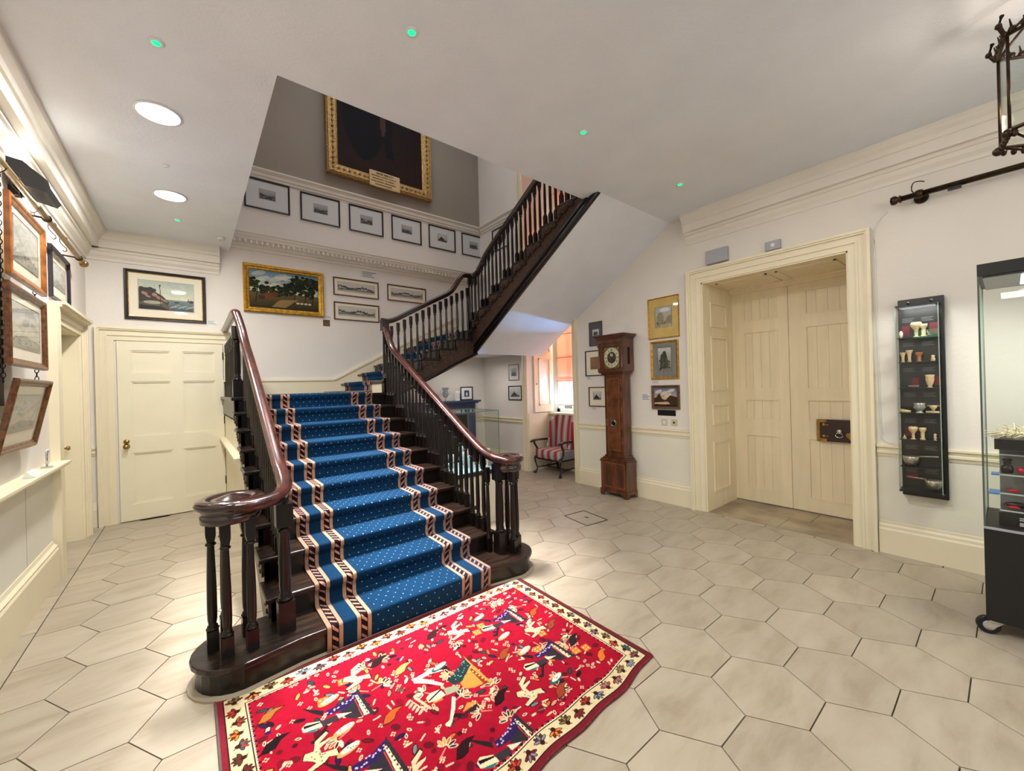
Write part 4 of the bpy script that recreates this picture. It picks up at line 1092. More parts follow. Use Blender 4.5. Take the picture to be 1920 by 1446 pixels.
# ================================================================== PICTURES
def art_landscape(cv, seed, sky0=(190, 200, 205), sky1=(225, 220, 200), land=(96, 90, 60), dark=(40, 44, 30), trees=True, water=None, mono=False):
    r = random.Random(seed); w, h = cv.w, cv.h; hz = h*r.uniform(0.32, 0.45)
    cv.vgrad(hz, h, sky1, sky0)
    for _ in range(10): cv.ell(r.uniform(0, w), r.uniform(hz+0.1*h, h), r.uniform(0.08, 0.2)*w, r.uniform(0.02, 0.06)*h, (240, 236, 226), a=0.4)
    pts = [(0, 0)]+[(w*i/12, hz+h*r.uniform(-0.02, 0.12)) for i in range(13)]+[(w, 0)]
    cv.poly(pts, tuple(int((a+b)/2) for a, b in zip(land, sky1)))
    pts = [(0, 0)]+[(w*i/12, hz+h*r.uniform(-0.1, 0.03)) for i in range(13)]+[(w, 0)]
    cv.poly(pts, land)
    if water: cv.poly([(0, 0), (w, 0), (w, hz*0.7), (0, hz*0.9)], water)
    if trees:
        for _ in range(12):
            x = r.choice([r.uniform(0, 0.3), r.uniform(0.55, 1)])*w; y = hz*r.uniform(0.6, 1.1); s_ = r.uniform(0.08, 0.22)*h
            for q in range(9): cv.ell(x+r.uniform(-1, 1)*s_, y+s_*r.uniform(0.2, 1.6), s_*0.5, s_*0.4, tuple(int(v*r.uniform(0.7, 1.2)) for v in dark))
    for _ in range(30): cv.ell(r.uniform(0, w), r.uniform(0, hz*0.8), r.uniform(0.01, 0.05)*w, r.uniform(0.005, 0.03)*h, tuple(int(v*r.uniform(0.6, 1.2)) for v in dark), a=0.6)
def art_coast(cv):
    w, h = cv.w, cv.h
    cv.vgrad(0.35*h, h, (214, 216, 190), (178, 190, 178)); cv.vgrad(0, 0.36*h, (70, 80, 84), (120, 136, 134))
    cv.poly([(0, 0.1*h), (0, 0.72*h), (0.06*w, 0.76*h), (0.14*w, 0.72*h), (0.24*w, 0.74*h), (0.3*w, 0.62*h), (0.42*w, 0.5*h), (0.54*w, 0.28*h), (0.5*w, 0.1*h)], (66, 58, 54))
    for x, y, rx, ry in ((0.1, 0.55, 0.06, 0.05), (0.28, 0.52, 0.05, 0.06), (0.36, 0.42, 0.06, 0.05), (0.45, 0.34, 0.07, 0.03), (0.16, 0.45, 0.05, 0.03)): cv.ell(x*w, y*h, rx*w, ry*h, (166, 124, 106), -0.5)
    for x, y in ((0.05, 0.72), (0.12, 0.70), (0.2, 0.72), (0.26, 0.68)): cv.ell(x*w, y*h, 0.05*w, 0.06*h, (48, 50, 46))
    cv.poly([(0, 0), (0, 0.24*h), (0.2*w, 0.33*h), (0.45*w, 0.26*h), (0.6*w, 0.05*h), (0.6*w, 0)], (90, 84, 74)); cv.ell(0.25*w, 0.25*h, 0.17*w, 0.06*h, (168, 164, 140))
    cv.poly([(0, 0), (0, 0.15*h), (0.4*w, 0.12*h), (0.55*w, 0)], (38, 32, 32))
    cv.line((0.385*w, 0.1*h), (0.375*w, 0.84*h), 0.012*w, (24, 22, 22)); cv.ell(0.375*w, 0.86*h, 0.018*w, 0.03*h, (24, 20, 22))
    for i in range(9): cv.line(((0.55+0.05*i)*w, (0.08+0.03*(i % 3))*h), ((0.62+0.05*i)*w, (0.16+0.03*(i % 3))*h), 0.008*w, (200, 214, 214)); cv.line(((0.62+0.05*i)*w, (0.16+0.03*(i % 3))*h), ((0.68+0.05*i)*w, (0.09+0.03*(i % 3))*h), 0.007*w, (160, 184, 184))
    cv.poly([(0.88*w, 0.34*h), (0.90*w, 0.48*h), (0.92*w, 0.34*h)], (70, 64, 60)); cv.ell(0.96*w, 0.36*h, 0.05*w, 0.05*h, (64, 60, 58)); cv.ell(0.68*w, 0.3*h, 0.05*w, 0.025*h, (50, 46, 44))
def art_cattle(cv):
    w, h = cv.w, cv.h
    cv.vgrad(0.4*h, h, (190, 190, 158), (84, 122, 146)); cv.vgrad(0, 0.42*h, (42, 34, 20), (92, 80, 48))
    r = random.Random(4)
    for _ in range(14): cv.ell(r.uniform(0, 0.6)*w, r.uniform(0.5, 0.95)*h, 0.1*w, 0.06*h, (206, 200, 178), 0.3, a=0.45)
    for (x, y, s_) in ((0.05, 0.55, 0.16), (0.0, 0.7, 0.1), (0.22, 0.5, 0.10), (0.32, 0.46, 0.08), (0.6, 0.6, 0.16), (0.75, 0.68, 0.18), (0.9, 0.55, 0.16), (0.84, 0.8, 0.12), (0.68, 0.82, 0.1), (0.5, 0.5, 0.1), (0.42, 0.42, 0.07), (0.97, 0.75, 0.12)):
        for _ in range(26):
            k = r.uniform(0.5, 1.1); cv.ell((x+r.gauss(0, 0.5)*s_)*w, (y+r.gauss(0, 0.5)*s_)*h, 0.03*w, 0.04*h, (int(34*k), int(38*k), int(22*k)))
        for _ in range(50):
            k = r.uniform(0.6, 2.0); cv.ell((x+r.gauss(0, 0.62)*s_)*w, (y+r.gauss(0, 0.55)*s_)*h, 0.009*w, 0.011*h, (int(36*k), int(42*k), int(22*k)))
    for x in (0.08, 0.62, 0.78, 0.9): cv.line((x*w, 0.15*h), ((x+0.03)*w, 0.55*h), 0.012*w, (30, 24, 16))
    cv.ell(0.27*w, 0.34*h, 0.08*w, 0.09*h, (104, 58, 36)); cv.ell(0.35*w, 0.40*h, 0.045*w, 0.06*h, (92, 50, 30)); cv.ell(0.16*w, 0.28*h, 0.05*w, 0.06*h, (60, 44, 30))
    cv.poly([(0.3*w, 0.05*h), (0.42*w, 0.25*h), (0.7*w, 0.3*h), (0.6*w, 0.18*h), (0.5*w, 0.05*h)], (146, 120, 74), 0.7)
    for x in (0.68, 0.74, 0.8, 0.86): cv.ell(x*w, 0.2*h, 0.025*w, 0.025*h, (196, 180, 150))
def art_portrait(cv):
    w, h = cv.w, cv.h
    cv.vgrad(0, h, (34, 20, 20), (24, 20, 26)); cv.vgrad(0, 0.35*h, (46, 28, 22), (30, 20, 20))
    cv.ell(0.3*w, 0.5*h, 0.25*w, 0.4*h, (16, 14, 18)); cv.poly([(0.44*w, 0.9*h), (0.48*w, 0.45*h), (0.56*w, 0.16*h), (0.64*w, 0.16*h), (0.62*w, 0.5*h), (0.72*w, 0.9*h)], (14, 12, 14))
    cv.ell(0.52*w, 0.42*h, 0.03*w, 0.1*h, (74, 44, 50)); cv.ell(0.71*w, 0.68*h, 0.03*w, 0.025*h, (180, 160, 150)); cv.ell(0.8*w, 0.6*h, 0.12*w, 0.16*h, (52, 36, 34), a=0.5)
def art_long(cv, seed):
    r = random.Random(seed); w, h = cv.w, cv.h; cv.vgrad(0, h, (196, 190, 172), (206, 202, 190))
    y = 0.45*h
    for i in range(80):
        x = w*i/80; y0 = 0.35*h+h*0.12*math.sin(i*0.13+seed); cv.ell(x, y0+r.uniform(0, 0.18)*h, 0.012*w, r.uniform(0.05, 0.14)*h, (int(r.uniform(40, 110)),)*3)
    cv.poly([(0, 0.1*h), (w, 0.12*h), (w, 0.3*h), (0, 0.33*h)], (110, 112, 100), 0.8)
    for i in range(20): cv.ell(r.uniform(0, w), r.uniform(0.1, 0.3)*h, 0.03*w, 0.02*h, (66, 66, 60))
def art_small(cv, seed, tone=(110, 112, 112)):
    r = random.Random(seed); w, h = cv.w, cv.h; cv.vgrad(0, h, (90, 92, 92), (186, 186, 182))
    pts = [(0, 0)]+[(w*i/6, h*r.uniform(0.25, 0.6)) for i in range(7)]+[(w, 0)]; cv.poly(pts, tuple(int(v*0.6) for v in tone))
    for _ in range(14): cv.ell(r.uniform(0, w), r.uniform(0, 0.5)*h, 0.1*w, 0.06*h, (int(r.uniform(45, 150)),)*3)
def art_castle(cv):
    w, h = cv.w, cv.h; cv.vgrad(0, h, (120, 118, 104), (196, 196, 190))
    cv.poly([(0.15*w, 0.1*h), (0.2*w, 0.7*h), (0.35*w, 0.75*h), (0.4*w, 0.85*h), (0.6*w, 0.85*h), (0.7*w, 0.6*h), (0.85*w, 0.1*h)], (54, 60, 46))
    for i in range(30): cv.ell(random.uniform(0.1, 0.9)*w, random.uniform(0.05, 0.5)*h, 0.06*w, 0.04*h, random.choice([(40, 46, 36), (90, 92, 74), (64, 66, 54)]))
def art_street(cv):
    w, h = cv.w, cv.h; cv.vgrad(0, h, (170, 160, 132), (176, 184, 188))
    cv.ell(0.6*w, 0.85*h, 0.3*w, 0.1*h, (224, 222, 214)); cv.ell(0.3*w, 0.5*h, 0.2*w, 0.24*h, (128, 116, 92)); cv.poly([(0.1*w, 0.1*h), (0.12*w, 0.62*h), (0.3*w, 0.74*h), (0.5*w, 0.6*h), (0.55*w, 0.1*h)], (150, 138, 108)); cv.poly([(0.6*w, 0.2*h), (0.75*w, 0.5*h), (w, 0.55*h), (w, 0.1*h)], (140, 130, 100))
    for i in range(24): cv.ell(random.uniform(0.05, 0.95)*w, random.uniform(0.05, 0.3)*h, 0.025*w, 0.03*h, random.choice([(60, 50, 44), (90, 60, 50), (200, 180, 150)]))
def art_oil_small(cv):
    w, h = cv.w, cv.h; cv.vgrad(0.4*h, h, (190, 170, 140), (84, 110, 150))
    for x, y in ((0.2, 0.8), (0.45, 0.72), (0.75, 0.85), (0.6, 0.6)): cv.ell(x*w, y*h, 0.16*w, 0.09*h, (214, 200, 180), 0.3, 0.8)
    cv.poly([(0, 0), (0, 0.45*h), (0.1*w, 0.5*h), (0.22*w, 0.72*h), (0.36*w, 0.4*h), (0.5*w, 0.34*h), (0.7*w, 0.6*h), (w, 0.5*h), (w, 0)], (66, 44, 32)); cv.poly([(0, 0.1*h), (0, 0.2*h), (0.6*w, 0.26*h), (0.7*w, 0.12*h)], (196, 170, 130)); cv.poly([(0, 0), (w, 0), (w, 0.1*h), (0, 0.12*h)], (50, 34, 24))
def art_brown(cv):
    cv.vgrad(0, cv.h, (130, 94, 62), (156, 118, 84)); cv.noise(0.08, 6)
def art_mount_isle(cv):
    w, h = cv.w, cv.h; cv.vgrad(0, h, (150, 150, 150), (206, 206, 204)); cv.poly([(0.1*w, 0.2*h), (0.38*w, 0.62*h), (0.42*w, 0.82*h), (0.46*w, 0.6*h), (0.8*w, 0.2*h)], (34, 34, 34)); cv.poly([(0, 0), (w, 0), (w, 0.2*h), (0, 0.2*h)], (70, 70, 72))
def art_group(cv):
    w, h = cv.w, cv.h; cv.vgrad(0, h, (190, 186, 180), (200, 200, 196)); cv.ell(0.35*w, 0.5*h, 0.2*w, 0.26*h, (60, 56, 56)); cv.ell(0.65*w, 0.55*h, 0.2*w, 0.2*h, (90, 84, 84)); cv.poly([(0, 0), (w, 0), (w, 0.35*h), (0, 0.35*h)], (120, 114, 112))
def art_sepia_port(cv):
    w, h = cv.w, cv.h; cv.vgrad(0, h, (40, 44, 60), (56, 60, 84)); cv.ell(0.5*w, 0.35*h, 0.26*w, 0.26*h, (190, 196, 210)); cv.ell(0.5*w, 0.68*h, 0.11*w, 0.12*h, (200, 196, 196))
def art_pale(cv, seed=1):
    r = random.Random(seed); w, h = cv.w, cv.h; cv.vgrad(0, h, (176, 172, 152), (188, 190, 182))
    for _ in range(26): cv.ell(r.uniform(0, w), r.uniform(0.15*h, h), r.uniform(0.08, 0.25)*w, r.uniform(0.03, 0.09)*h, r.choice([(206, 202, 186), (150, 150, 142), (132, 134, 130), (190, 176, 150)]), r.uniform(-0.6, 0.6), a=0.5)
    cv.poly([(0, 0), (w, 0), (w, 0.2*h), (0.4*w, 0.3*h), (0, 0.18*h)], (120, 116, 100), 0.7)
    for _ in range(14): cv.ell(r.uniform(0, w), r.uniform(0.05, 0.28)*h, 0.03*w, 0.02*h, (80, 78, 72))

WALLROT = {'b': 0.0, 'r': -PI/2, 'l': PI/2}
def picture(name, label, wall, a, zc, w, h, fw, fd, fm, margins, mm, art, group=None, cat='picture', res=70, glass=True, canvas=False, plane=None, inner=None, parent_cat=True, tilt=0.0, fm2=None):
    """a: world coordinate of the centre along the wall; local x to the viewer's right, y into the wall"""
    if wall == 'b': loc = (a, (plane if plane is not None else YB), zc)
    elif wall == 'r': loc = ((plane if plane is not None else XR), a, zc)
    else: loc = ((plane if plane is not None else XL), a, zc)
    e_ = empty(name, loc, WALLROT[wall], label, cat, group)
    if tilt: e_.rotation_euler = (tilt, 0, WALLROT[wall]) if wall != 'x' else e_.rotation_euler
    MB().frame(w, h, [(0, 0), (0, -fd*0.8), (fw*0.2, -fd), (fw*0.45, -fd*0.92), (fw*0.6, -fd*0.7), (fw*0.85, -fd*0.6), (fw, -fd*0.45), (fw, 0)]).build('frame', fm, e_)
    if inner: MB().frame(w-2*fw, h-2*fw, [(0, -fd*0.2), (0, -fd*0.5), (inner, -fd*0.35), (inner, -fd*0.2)]).build('slip', M_GOLD, e_)
    ml, mr_, mt_, mb_ = margins if isinstance(margins, tuple) else (margins,)*4
    iw, ih = w-2*fw, h-2*fw
    MB().box(-iw/2, iw/2, -fd*0.25, -0.001, -ih/2, ih/2).build('mount' if max(ml, mt_) > 0 else 'backing', mm, e_)
    aw, ah = iw-ml-mr_, ih-mt_-mb_
    x0, z0 = -iw/2+ml, -ih/2+mb_
    if canvas == 'none': return e_
    c2 = Canvas(aw, ah, max(8, int(res*min(1.6, aw/ah) if aw > ah else res*aw/ah)), res if aw > ah else res, (128, 128, 128))
    art(c2); c2.noise(0.05, 12)
    yy = -fd*0.25-0.002
    me_ = c2.mesh('print', M_CANVAS if canvas else M_PRINT, lambda U, V: (x0+U, np.full_like(U, yy), z0+V))
    p_ = bpy.data.objects.new('painting' if canvas else 'print', me_); COL.objects.link(p_); p_.parent = e_
    if not canvas:
        MB().frame(aw+0.012, ah+0.012, [(0, yy+0.001), (0, yy-0.0015), (0.003, yy-0.0015), (0.003, yy+0.001)], (x0+aw/2, z0+ah/2)).build('mount_line', M_WRIT, e_)
    if glass: MB().box(-iw/2, iw/2, -fd*0.42, -fd*0.40, -ih/2, ih/2).build('glazing', M_PGLASS, e_)
    return e_
def card(label, wall, a, z, w, h, mm=M_WHITE, lines=3, cat='label', plane=None, group=None, name='caption_card', wm=M_WRIT):
    loc = (a, plane or YB, z) if wall == 'b' else ((plane or XR), a, z) if wall == 'r' else ((plane or XL), a, z)
    e_ = empty(name, loc, WALLROT[wall], label, cat, group)
    MB().box(-w/2, w/2, -0.004, -0.0005, -h/2, h/2).build('card', mm, e_)
    mb = MB(); rg = random.Random(int(a*100)+int(z*10))
    for i in range(lines):
        zz = h/2-h*(i+0.8)/(lines+0.6); mb.box(-w*0.42, -w*0.42+w*rg.uniform(0.5, 0.84), -0.0048, -0.004, zz-h*0.05, zz+h*0.05)
    if lines: mb.build('lettering', wm, e_)
    return e_

# back wall
picture('framed_print', 'black framed coloured coast print with wide cream mount, above the six-panel door', 'b', -0.202, 2.727, 0.775, 0.605, 0.032, 0.03, M_FBLACK, (0.095, 0.095, 0.085, 0.105), M_MOUNT, art_coast, inner=0.008, res=110)
card('small white caption card right of the coast print', 'b', 0.248, 2.448, 0.11, 0.05)
picture('oil_painting', 'gilt framed oil of trees and brown cattle, above the landing', 'b', 1.115, 2.965, 1.03, 0.675, 0.072, 0.055, M_GOLD, 0.0, M_BLACK, art_cattle, canvas=True, glass=False, res=120)
GL = 'long river views on the staircase wall'
picture('framed_print', 'long river view, upper of the two stacked right of the cattle painting', 'b', 2.14, 3.145, 0.72, 0.285, 0.02, 0.02, M_FBROWN, (0.05, 0.05, 0.05, 0.06), M_MOUNT, lambda c_: art_long(c_, 1), GL, res=50)
picture('framed_print', 'long river view, lower of the two stacked right of the cattle painting', 'b', 2.14, 2.757, 0.72, 0.285, 0.02, 0.02, M_FBROWN, (0.05, 0.05, 0.05, 0.06), M_MOUNT, lambda c_: art_long(c_, 2), GL, res=50)
picture('framed_print', 'long brown framed river view nearest the rising handrail, alone in its column', 'b', 3.01, 3.155, 0.72, 0.28, 0.02, 0.02, M_FBROWN, (0.05, 0.05, 0.05, 0.06), M_MOUNT, lambda c_: art_long(c_, 3), GL, res=50)
card('tiny dark brown plaque below the cattle painting, right corner', 'b', 1.668, 2.55, 0.10, 0.10, M_FBROWN, 0, 'plaque', name='wall_plaque')
card('pale caption card beside the lower river view', 'b', 1.70, 2.64, 0.10, 0.045)
card('pale paper notice taped above the upper river view', 'b', 2.36, 3.40, 0.29, 0.11, M_MOUNTG, 4, 'notice', name='paper_notice')
place_words = ['little engraving at the left end of the upper row, cut by the ceiling edge', 'second black framed little engraving from the left in the upper row', 'third little engraving in the upper row, under the portrait\'s left half',
               'fourth little engraving in the upper row, under the portrait\'s name plate', 'fifth little engraving in the upper row, of a dark pointed peak', 'sixth little engraving, at the right end of the upper row by the handrail']
for i, (cx, w_) in enumerate(((0.92, 0.565), (1.626, 0.565), (2.328, 0.56), (3.033, 0.555), (3.738, 0.56), (4.437, 0.55))):
    picture('framed_engraving', place_words[i], 'b', cx, 4.288 if i else 4.31, w_, 0.425, 0.022, 0.025, M_FBLACK, (0.165, 0.165, 0.115, 0.14), M_MOUNTG, (lambda s_: (lambda c_: art_mount_isle(c_) if s_ == 4 else art_small(c_, s_)))(i), 'six little engravings in the upper row', res=40)
pp = picture('portrait_painting', 'huge gilt framed dark full-length portrait cut off by the ceiling edge', 'b', 2.60, 6.15, 1.78, 2.54, 0.17, 0.10, M_GOLDP, 0.0, M_BLACK, art_portrait, canvas=True, glass=False, res=120, plane=YB-0.03)
mb = MB().frame(1.74, 2.50, [(0, -0.075), (0, -0.112), (0.03, -0.112), (0.03, -0.075)])
for sx_ in (-1, 1):
    for i in range(30): mb.ball((sx_*0.80, -0.10, -1.2+i*0.082), 0.02, 6, 4)
for i in range(21):
    mb.ball((-0.80+i*0.08, -0.10, -1.18), 0.02, 6, 4)
mb.build('carved_border', M_GOLDP, pp)
npz = empty('name_plate', (0, -0.11, -1.19)); npz.parent = pp
mb = MB().box(-0.26, 0.26, -0.03, 0.0, -0.13, 0.13); mb.build('plate', mat('cream_gilt_plate', (214, 182, 130), 0.5, var=0.1), npz, bevel=0.02)
mb = MB(); rg = random.Random(5)
for i, (n_, hh) in enumerate(((14, 0.03), (22, 0.018), (20, 0.018), (22, 0.018), (16, 0.018))):
    x = -n_*0.0105; zz = 0.09-i*0.045
    for q in range(n_):
        ww = rg.uniform(0.008, 0.017); mb.box(x, x+ww, -0.033, -0.029, zz-hh/2, zz+hh/2); x += ww+0.005+(0.01 if rg.random() < 0.2 else 0)
mb.build('lettering', M_WRITB, npz)
picture('framed_print', 'black framed print high on the side wall behind the upper balusters', 'r', 5.93, 4.27, 0.5, 0.42, 0.022, 0.025, M_FBLACK, 0.1, M_MOUNTG, lambda c_: art_small(c_, 21), res=30)

# right wall, by the clock
picture('framed_watercolour', 'street scene in a flat gilt mount, topmost picture left of the big door', 'r', 2.68, 2.295, 0.415, 0.51, 0.012, 0.018, M_GOLD, (0.09, 0.085, 0.11, 0.13), M_GOLDM, art_street, res=80)
picture('framed_print', 'gilt framed castle print in grey mount, below the gilt street scene', 'r', 2.675, 1.77, 0.37, 0.475, 0.028, 0.025, M_GOLD, (0.07, 0.07, 0.06, 0.08), M_MOUNTM, art_castle, res=80)
picture('oil_painting', 'small brown framed oil of clouds over hills, above the sockets', 'r', 2.675, 1.31, 0.37, 0.295, 0.033, 0.03, M_FBROWN, 0.0, M_BLACK, art_oil_small, canvas=True, glass=False, res=70)
card('dark plaque hanging below the small cloudy oil painting', 'r', 2.67, 1.115, 0.24, 0.07, M_BLACKS, 0, 'plaque', name='picture_plaque')
picture('framed_print', 'dark slate mounted photograph, topmost behind the clock hood', 'r', 3.74, 2.22, 0.235, 0.345, 0.010, 0.02, M_FBROWN, (0.05, 0.05, 0.10, 0.10), M_MOUNTD, art_group, res=50)
picture('framed_print', 'black framed brown map in white mount, left of the clock face', 'r', 3.745, 1.797, 0.40, 0.37, 0.014, 0.02, M_FBLACK, (0.085, 0.04, 0.085, 0.085), M_MOUNT, art_brown, res=40)
picture('framed_print', 'black framed little engraving of a rocky island, left of the clock trunk', 'r', 3.715, 1.31, 0.36, 0.285, 0.014, 0.02, M_FBROWN, (0.07, 0.13, 0.06, 0.09), M_MOUNT, art_mount_isle, res=50)
card('caption card under the brown map', 'r', 3.88, 1.58, 0.12, 0.045)
card('caption card under the rocky island engraving', 'r', 3.80, 1.14, 0.11, 0.045)
card('white caption card alone on the wall right of the clock trunk', 'r', 2.95, 1.31, 0.13, 0.085, lines=4)
card('caption card under the gilt framed castle print', 'r', 2.80, 1.50, 0.12, 0.045)
picture('framed_print', 'silver framed small print, upper one on the wall beyond the stairs', 'r', 5.64, 1.745, 0.29, 0.29, 0.014, 0.02, mat('silver_frame', (150, 146, 138), 0.35, metal=0.5), 0.065, M_MOUNTG, lambda c_: art_small(c_, 31), res=30)
picture('framed_print', 'brown framed small print of a peak, lower one beyond the stairs', 'r', 5.62, 1.37, 0.37, 0.26, 0.018, 0.02, mat('dark_walnut_frame', (60, 34, 28), 0.4), 0.045, M_MOUNTG, art_mount_isle, res=40)
# left wall, hanging on chains from the pole
PX = -0.80
picture('hanging_print', 'maple framed pale battle print, top of three hanging on chains', 'l', 3.895, 2.45, 0.72, 0.475, 0.045, 0.03, M_FMAPLE, (0.075, 0.075, 0.05, 0.07), M_MOUNT, lambda c_: art_pale(c_, 1), 'maple framed prints hanging on chains', res=70, plane=PX)
picture('hanging_print', 'walnut framed engraving of ships, middle of three hanging on chains', 'l', 3.865, 1.93, 0.74, 0.475, 0.045, 0.03, M_FWALNUT, (0.06, 0.06, 0.05, 0.075), M_MOUNT, lambda c_: art_pale(c_, 2), 'maple framed prints hanging on chains', res=70, plane=PX)
p3_ = picture('hanging_print', 'walnut framed print leaning askew, lowest of three hanging on chains', 'l', 3.93, 1.40, 0.72, 0.455, 0.045, 0.03, M_FWALNUT, (0.07, 0.07, 0.06, 0.085), M_MOUNT, lambda c_: art_pale(c_, 3), 'maple framed prints hanging on chains', res=70, plane=PX-0.03)
p3_.rotation_euler = (math.radians(11), 0, PI/2)
picture('framed_print', 'dark framed print on the wall over the recessed side door', 'l', 5.37, 2.58, 0.66, 0.45, 0.032, 0.03, mat('dark_blue_black_frame', (34, 30, 48), 0.35), 0.09, M_MOUNT, lambda c_: art_pale(c_, 5), res=60)
ch = empty('shadow_and_item_panel', (XL, 3.55, 2.08), label='dark brown panel standing for shadow and a dark item behind the hanging prints', cat='board')  # dark sheet paints the prints' shadow and some dark item as one
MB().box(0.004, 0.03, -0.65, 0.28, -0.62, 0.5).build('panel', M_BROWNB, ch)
# chains with links
def link_mesh():
    return MB().tube([(0.009*math.cos(a), 0, 0.016*math.sin(a)) for a in [2*PI*k/10 for k in range(10)]], 0.0028, 5, closed=True).mesh('chain_link', M_IRON)
lkm = link_mesh()
for yy, nm in ((3.56, 'near chain, at the picture edge, holding the three hanging prints'), (4.20, 'far chain holding the three hanging prints, nearer the side door')):
    c_ = empty('hanging_chain', (PX-0.02, yy, 2.80), label=nm, cat='chain')
    z = -0.03; i = 0
    while z > -1.2:
        o = bpy.data.objects.new('chain_link', lkm); COL.objects.link(o); o.parent = c_; o.location = (0, 0, z); o.rotation_euler = (0, 0, PI/2*(i % 2)); z -= 0.027; i += 1
    MB().tube(catmull([(0, 0, 0.06), (0.03, 0, 0.05), (0.03, 0, 0.01), (0.0, 0, -0.02), (-0.012, 0, -0.005)], 4), 0.003, 6).build('hook', M_BRASSD, c_)

# ================================================================== picture poles
def pole(name, label, x, z, y0, y1, r, m, fy, brackets, wallx):
    e_ = empty(name, (x, (y0+y1)/2, z), 0, label, 'pole')
    yc = (y0+y1)/2
    MB().tube([(0, y0-yc, 0), (0, y1-yc, 0)], r, 14).build('rod', m, e_)
    f_ = fy-yc; s_ = 1 if fy == y1 else -1
    MB().lathe([(r, 0), (r*1.5, 0.004*s_), (r*1.5, 0.014*s_), (r*1.0, 0.02*s_), (r*1.6, 0.035*s_), (r*1.9, 0.05*s_), (r*1.6, 0.07*s_), (0, 0.08*s_)], (0, f_, 0), 14, 'y').build('finial', m, e_)
    for b in brackets:
        MB().tube([(0, b-yc, 0), (wallx-x, b-yc, 0.01)], 0.007, 8).lathe([(r*1.35, -0.012), (r*1.5, 0), (r*1.35, 0.012)], (0, b-yc, 0), 14, 'y').build('bracket', M_BRASSD, e_)
    return e_
pole('picture_pole', 'long brass picture pole high on the left wall over the hanging prints', PX, 2.83, YN, 5.72, 0.019, M_BRASS, 5.72, (3.2, 4.45, 5.55), XL)
pole('picture_pole', 'dark bronze picture pole high on the right wall over the glass cases', 4.47, 2.915, YN, 0.55, 0.022, M_BRASSD, 0.55, (0.44, -1.0), XR) if False else None
e_ = empty('picture_pole', (4.47, 0, 2.915), 0, 'dark bronze picture pole high on the right wall over the glass cases', 'pole')
MB().tube([(0, YN, 0), (0, 0.52, 0)], 0.021, 14).build('rod', M_BRASSD, e_)
MB().lathe([(0.02, 0), (0.03, 0.004), (0.03, 0.012), (0.02, 0.018), (0.032, 0.03), (0.036, 0.045), (0.03, 0.062), (0, 0.07)], (0, 0.52, 0), 14, 'y').build('finial', M_BRASSD, e_)
MB().tube([(0, 0.42, 0), (0.12, 0.42, 0.0)], 0.009, 8).lathe([(0.03, -0.02), (0.034, 0), (0.03, 0.02)], (0, 0.42, 0), 12, 'y').lathe([(0.04, 0.10), (0.045, 0.118)], (0, 0.42, 0), 14, 'x').build('bracket', M_BRASSD, e_)
MB().tube(catmull([(-0.02, 0.44, 0.0), (-0.024, 0.46, 0.04), (-0.02, 0.45, 0.09), (0, 0.42, 0.10), (0, 0.39, 0.085)], 5), 0.004, 6).build('hook', M_BRASSD, e_)
MB().box(-0.02, 0.02, 0.20, 0.27, -0.035, -0.018).build('clamp', M_BLACK, e_)
# brass picture hooks on the left pole
hkm = MB().tube(catmull([(0.021, 0, 0.0), (0.015, 0, 0.018), (-0.01, 0, 0.018), (-0.022, 0, 0), (-0.02, 0, -0.03), (0.0, 0, -0.06), (0.014, 0, -0.075), (0.016, 0, -0.095), (0.004, 0, -0.105), (-0.006, 0, -0.095)], 3), 0.003, 6).mesh('s_hook', M_BRASSD)
for i, (yy, lb) in enumerate(((3.75, 'brass S hook on the left pole, nearest the black lamp'), (4.60, 'brass S hook on the left pole above the far edge of the top hanging print'), (4.95, 'brass S hook on the left pole, nearest the far finial'))):
    o = bpy.data.objects.new('picture_hook', hkm); COL.objects.link(o); o.location = (PX, yy, 2.83); tag(o, lb, 'hook', 'S hooks on the left pole')
# spotlight box on the left pole
sp_ = empty('wall_washer_lamp', (PX, 4.15, 2.92), 0, 'black wedge-shaped wall lamp above the brass pole, left wall', 'lamp')
MB().prism([(-0.09, -0.01), (0.08, -0.05), (0.10, -0.02), (0.09, 0.03), (-0.02, 0.13), (-0.09, 0.14)], 'y', -0.15, 0.15).build('housing', M_BLACK, sp_)
MB().prism([(-0.07, 0.142), (-0.02, 0.132), (0.02, 0.1), (0.01, 0.095), (-0.07, 0.13)], 'y', -0.13, 0.13).build('lens', M_LAMP, sp_)
MB().box(-0.11, -0.06, -0.03, 0.03, -0.06, 0.0).build('bracket', M_BLACK, sp_)
area('wall_washer_light', (PX-0.01, 4.15, 2.83), 0.24, 3, (1.0, 0.97, 0.85), rot=(0, 0, 0), size_y=0.05)
area('wall_washer_light', (PX-0.01, 4.15, 3.08), 0.24, 0.4, (1.0, 0.97, 0.85), rot=(math.radians(180), 0, 0), size_y=0.06)

# things on the left shelf
c_ = empty('caption_card', (XL+0.07, 4.15, 0.977), 0, 'white folded caption card lying on the left wall shelf', 'label')
MB().prism([(-0.03, 0), (0.03, 0), (-0.01, 0.04)], 'y', -0.09, 0.09).build('card', M_WHITE, c_)
c_ = empty('clamp_stand', (XL+0.06, 4.55, 0.977), 0, 'small chrome bracket with white plate on the left wall shelf, under the askew print', 'bracket')
MB().box(-0.01, 0.0, 0.02, 0.10, 0.02, 0.13).build('plate', M_WHITE, c_); MB().box(-0.03, 0.03, -0.01, 0.03, 0, 0.01).tube([(0, 0, 0.01), (0, 0, 0.12), (0, 0.06, 0.12)], 0.006, 8).build('stand', M_CHROME, c_)

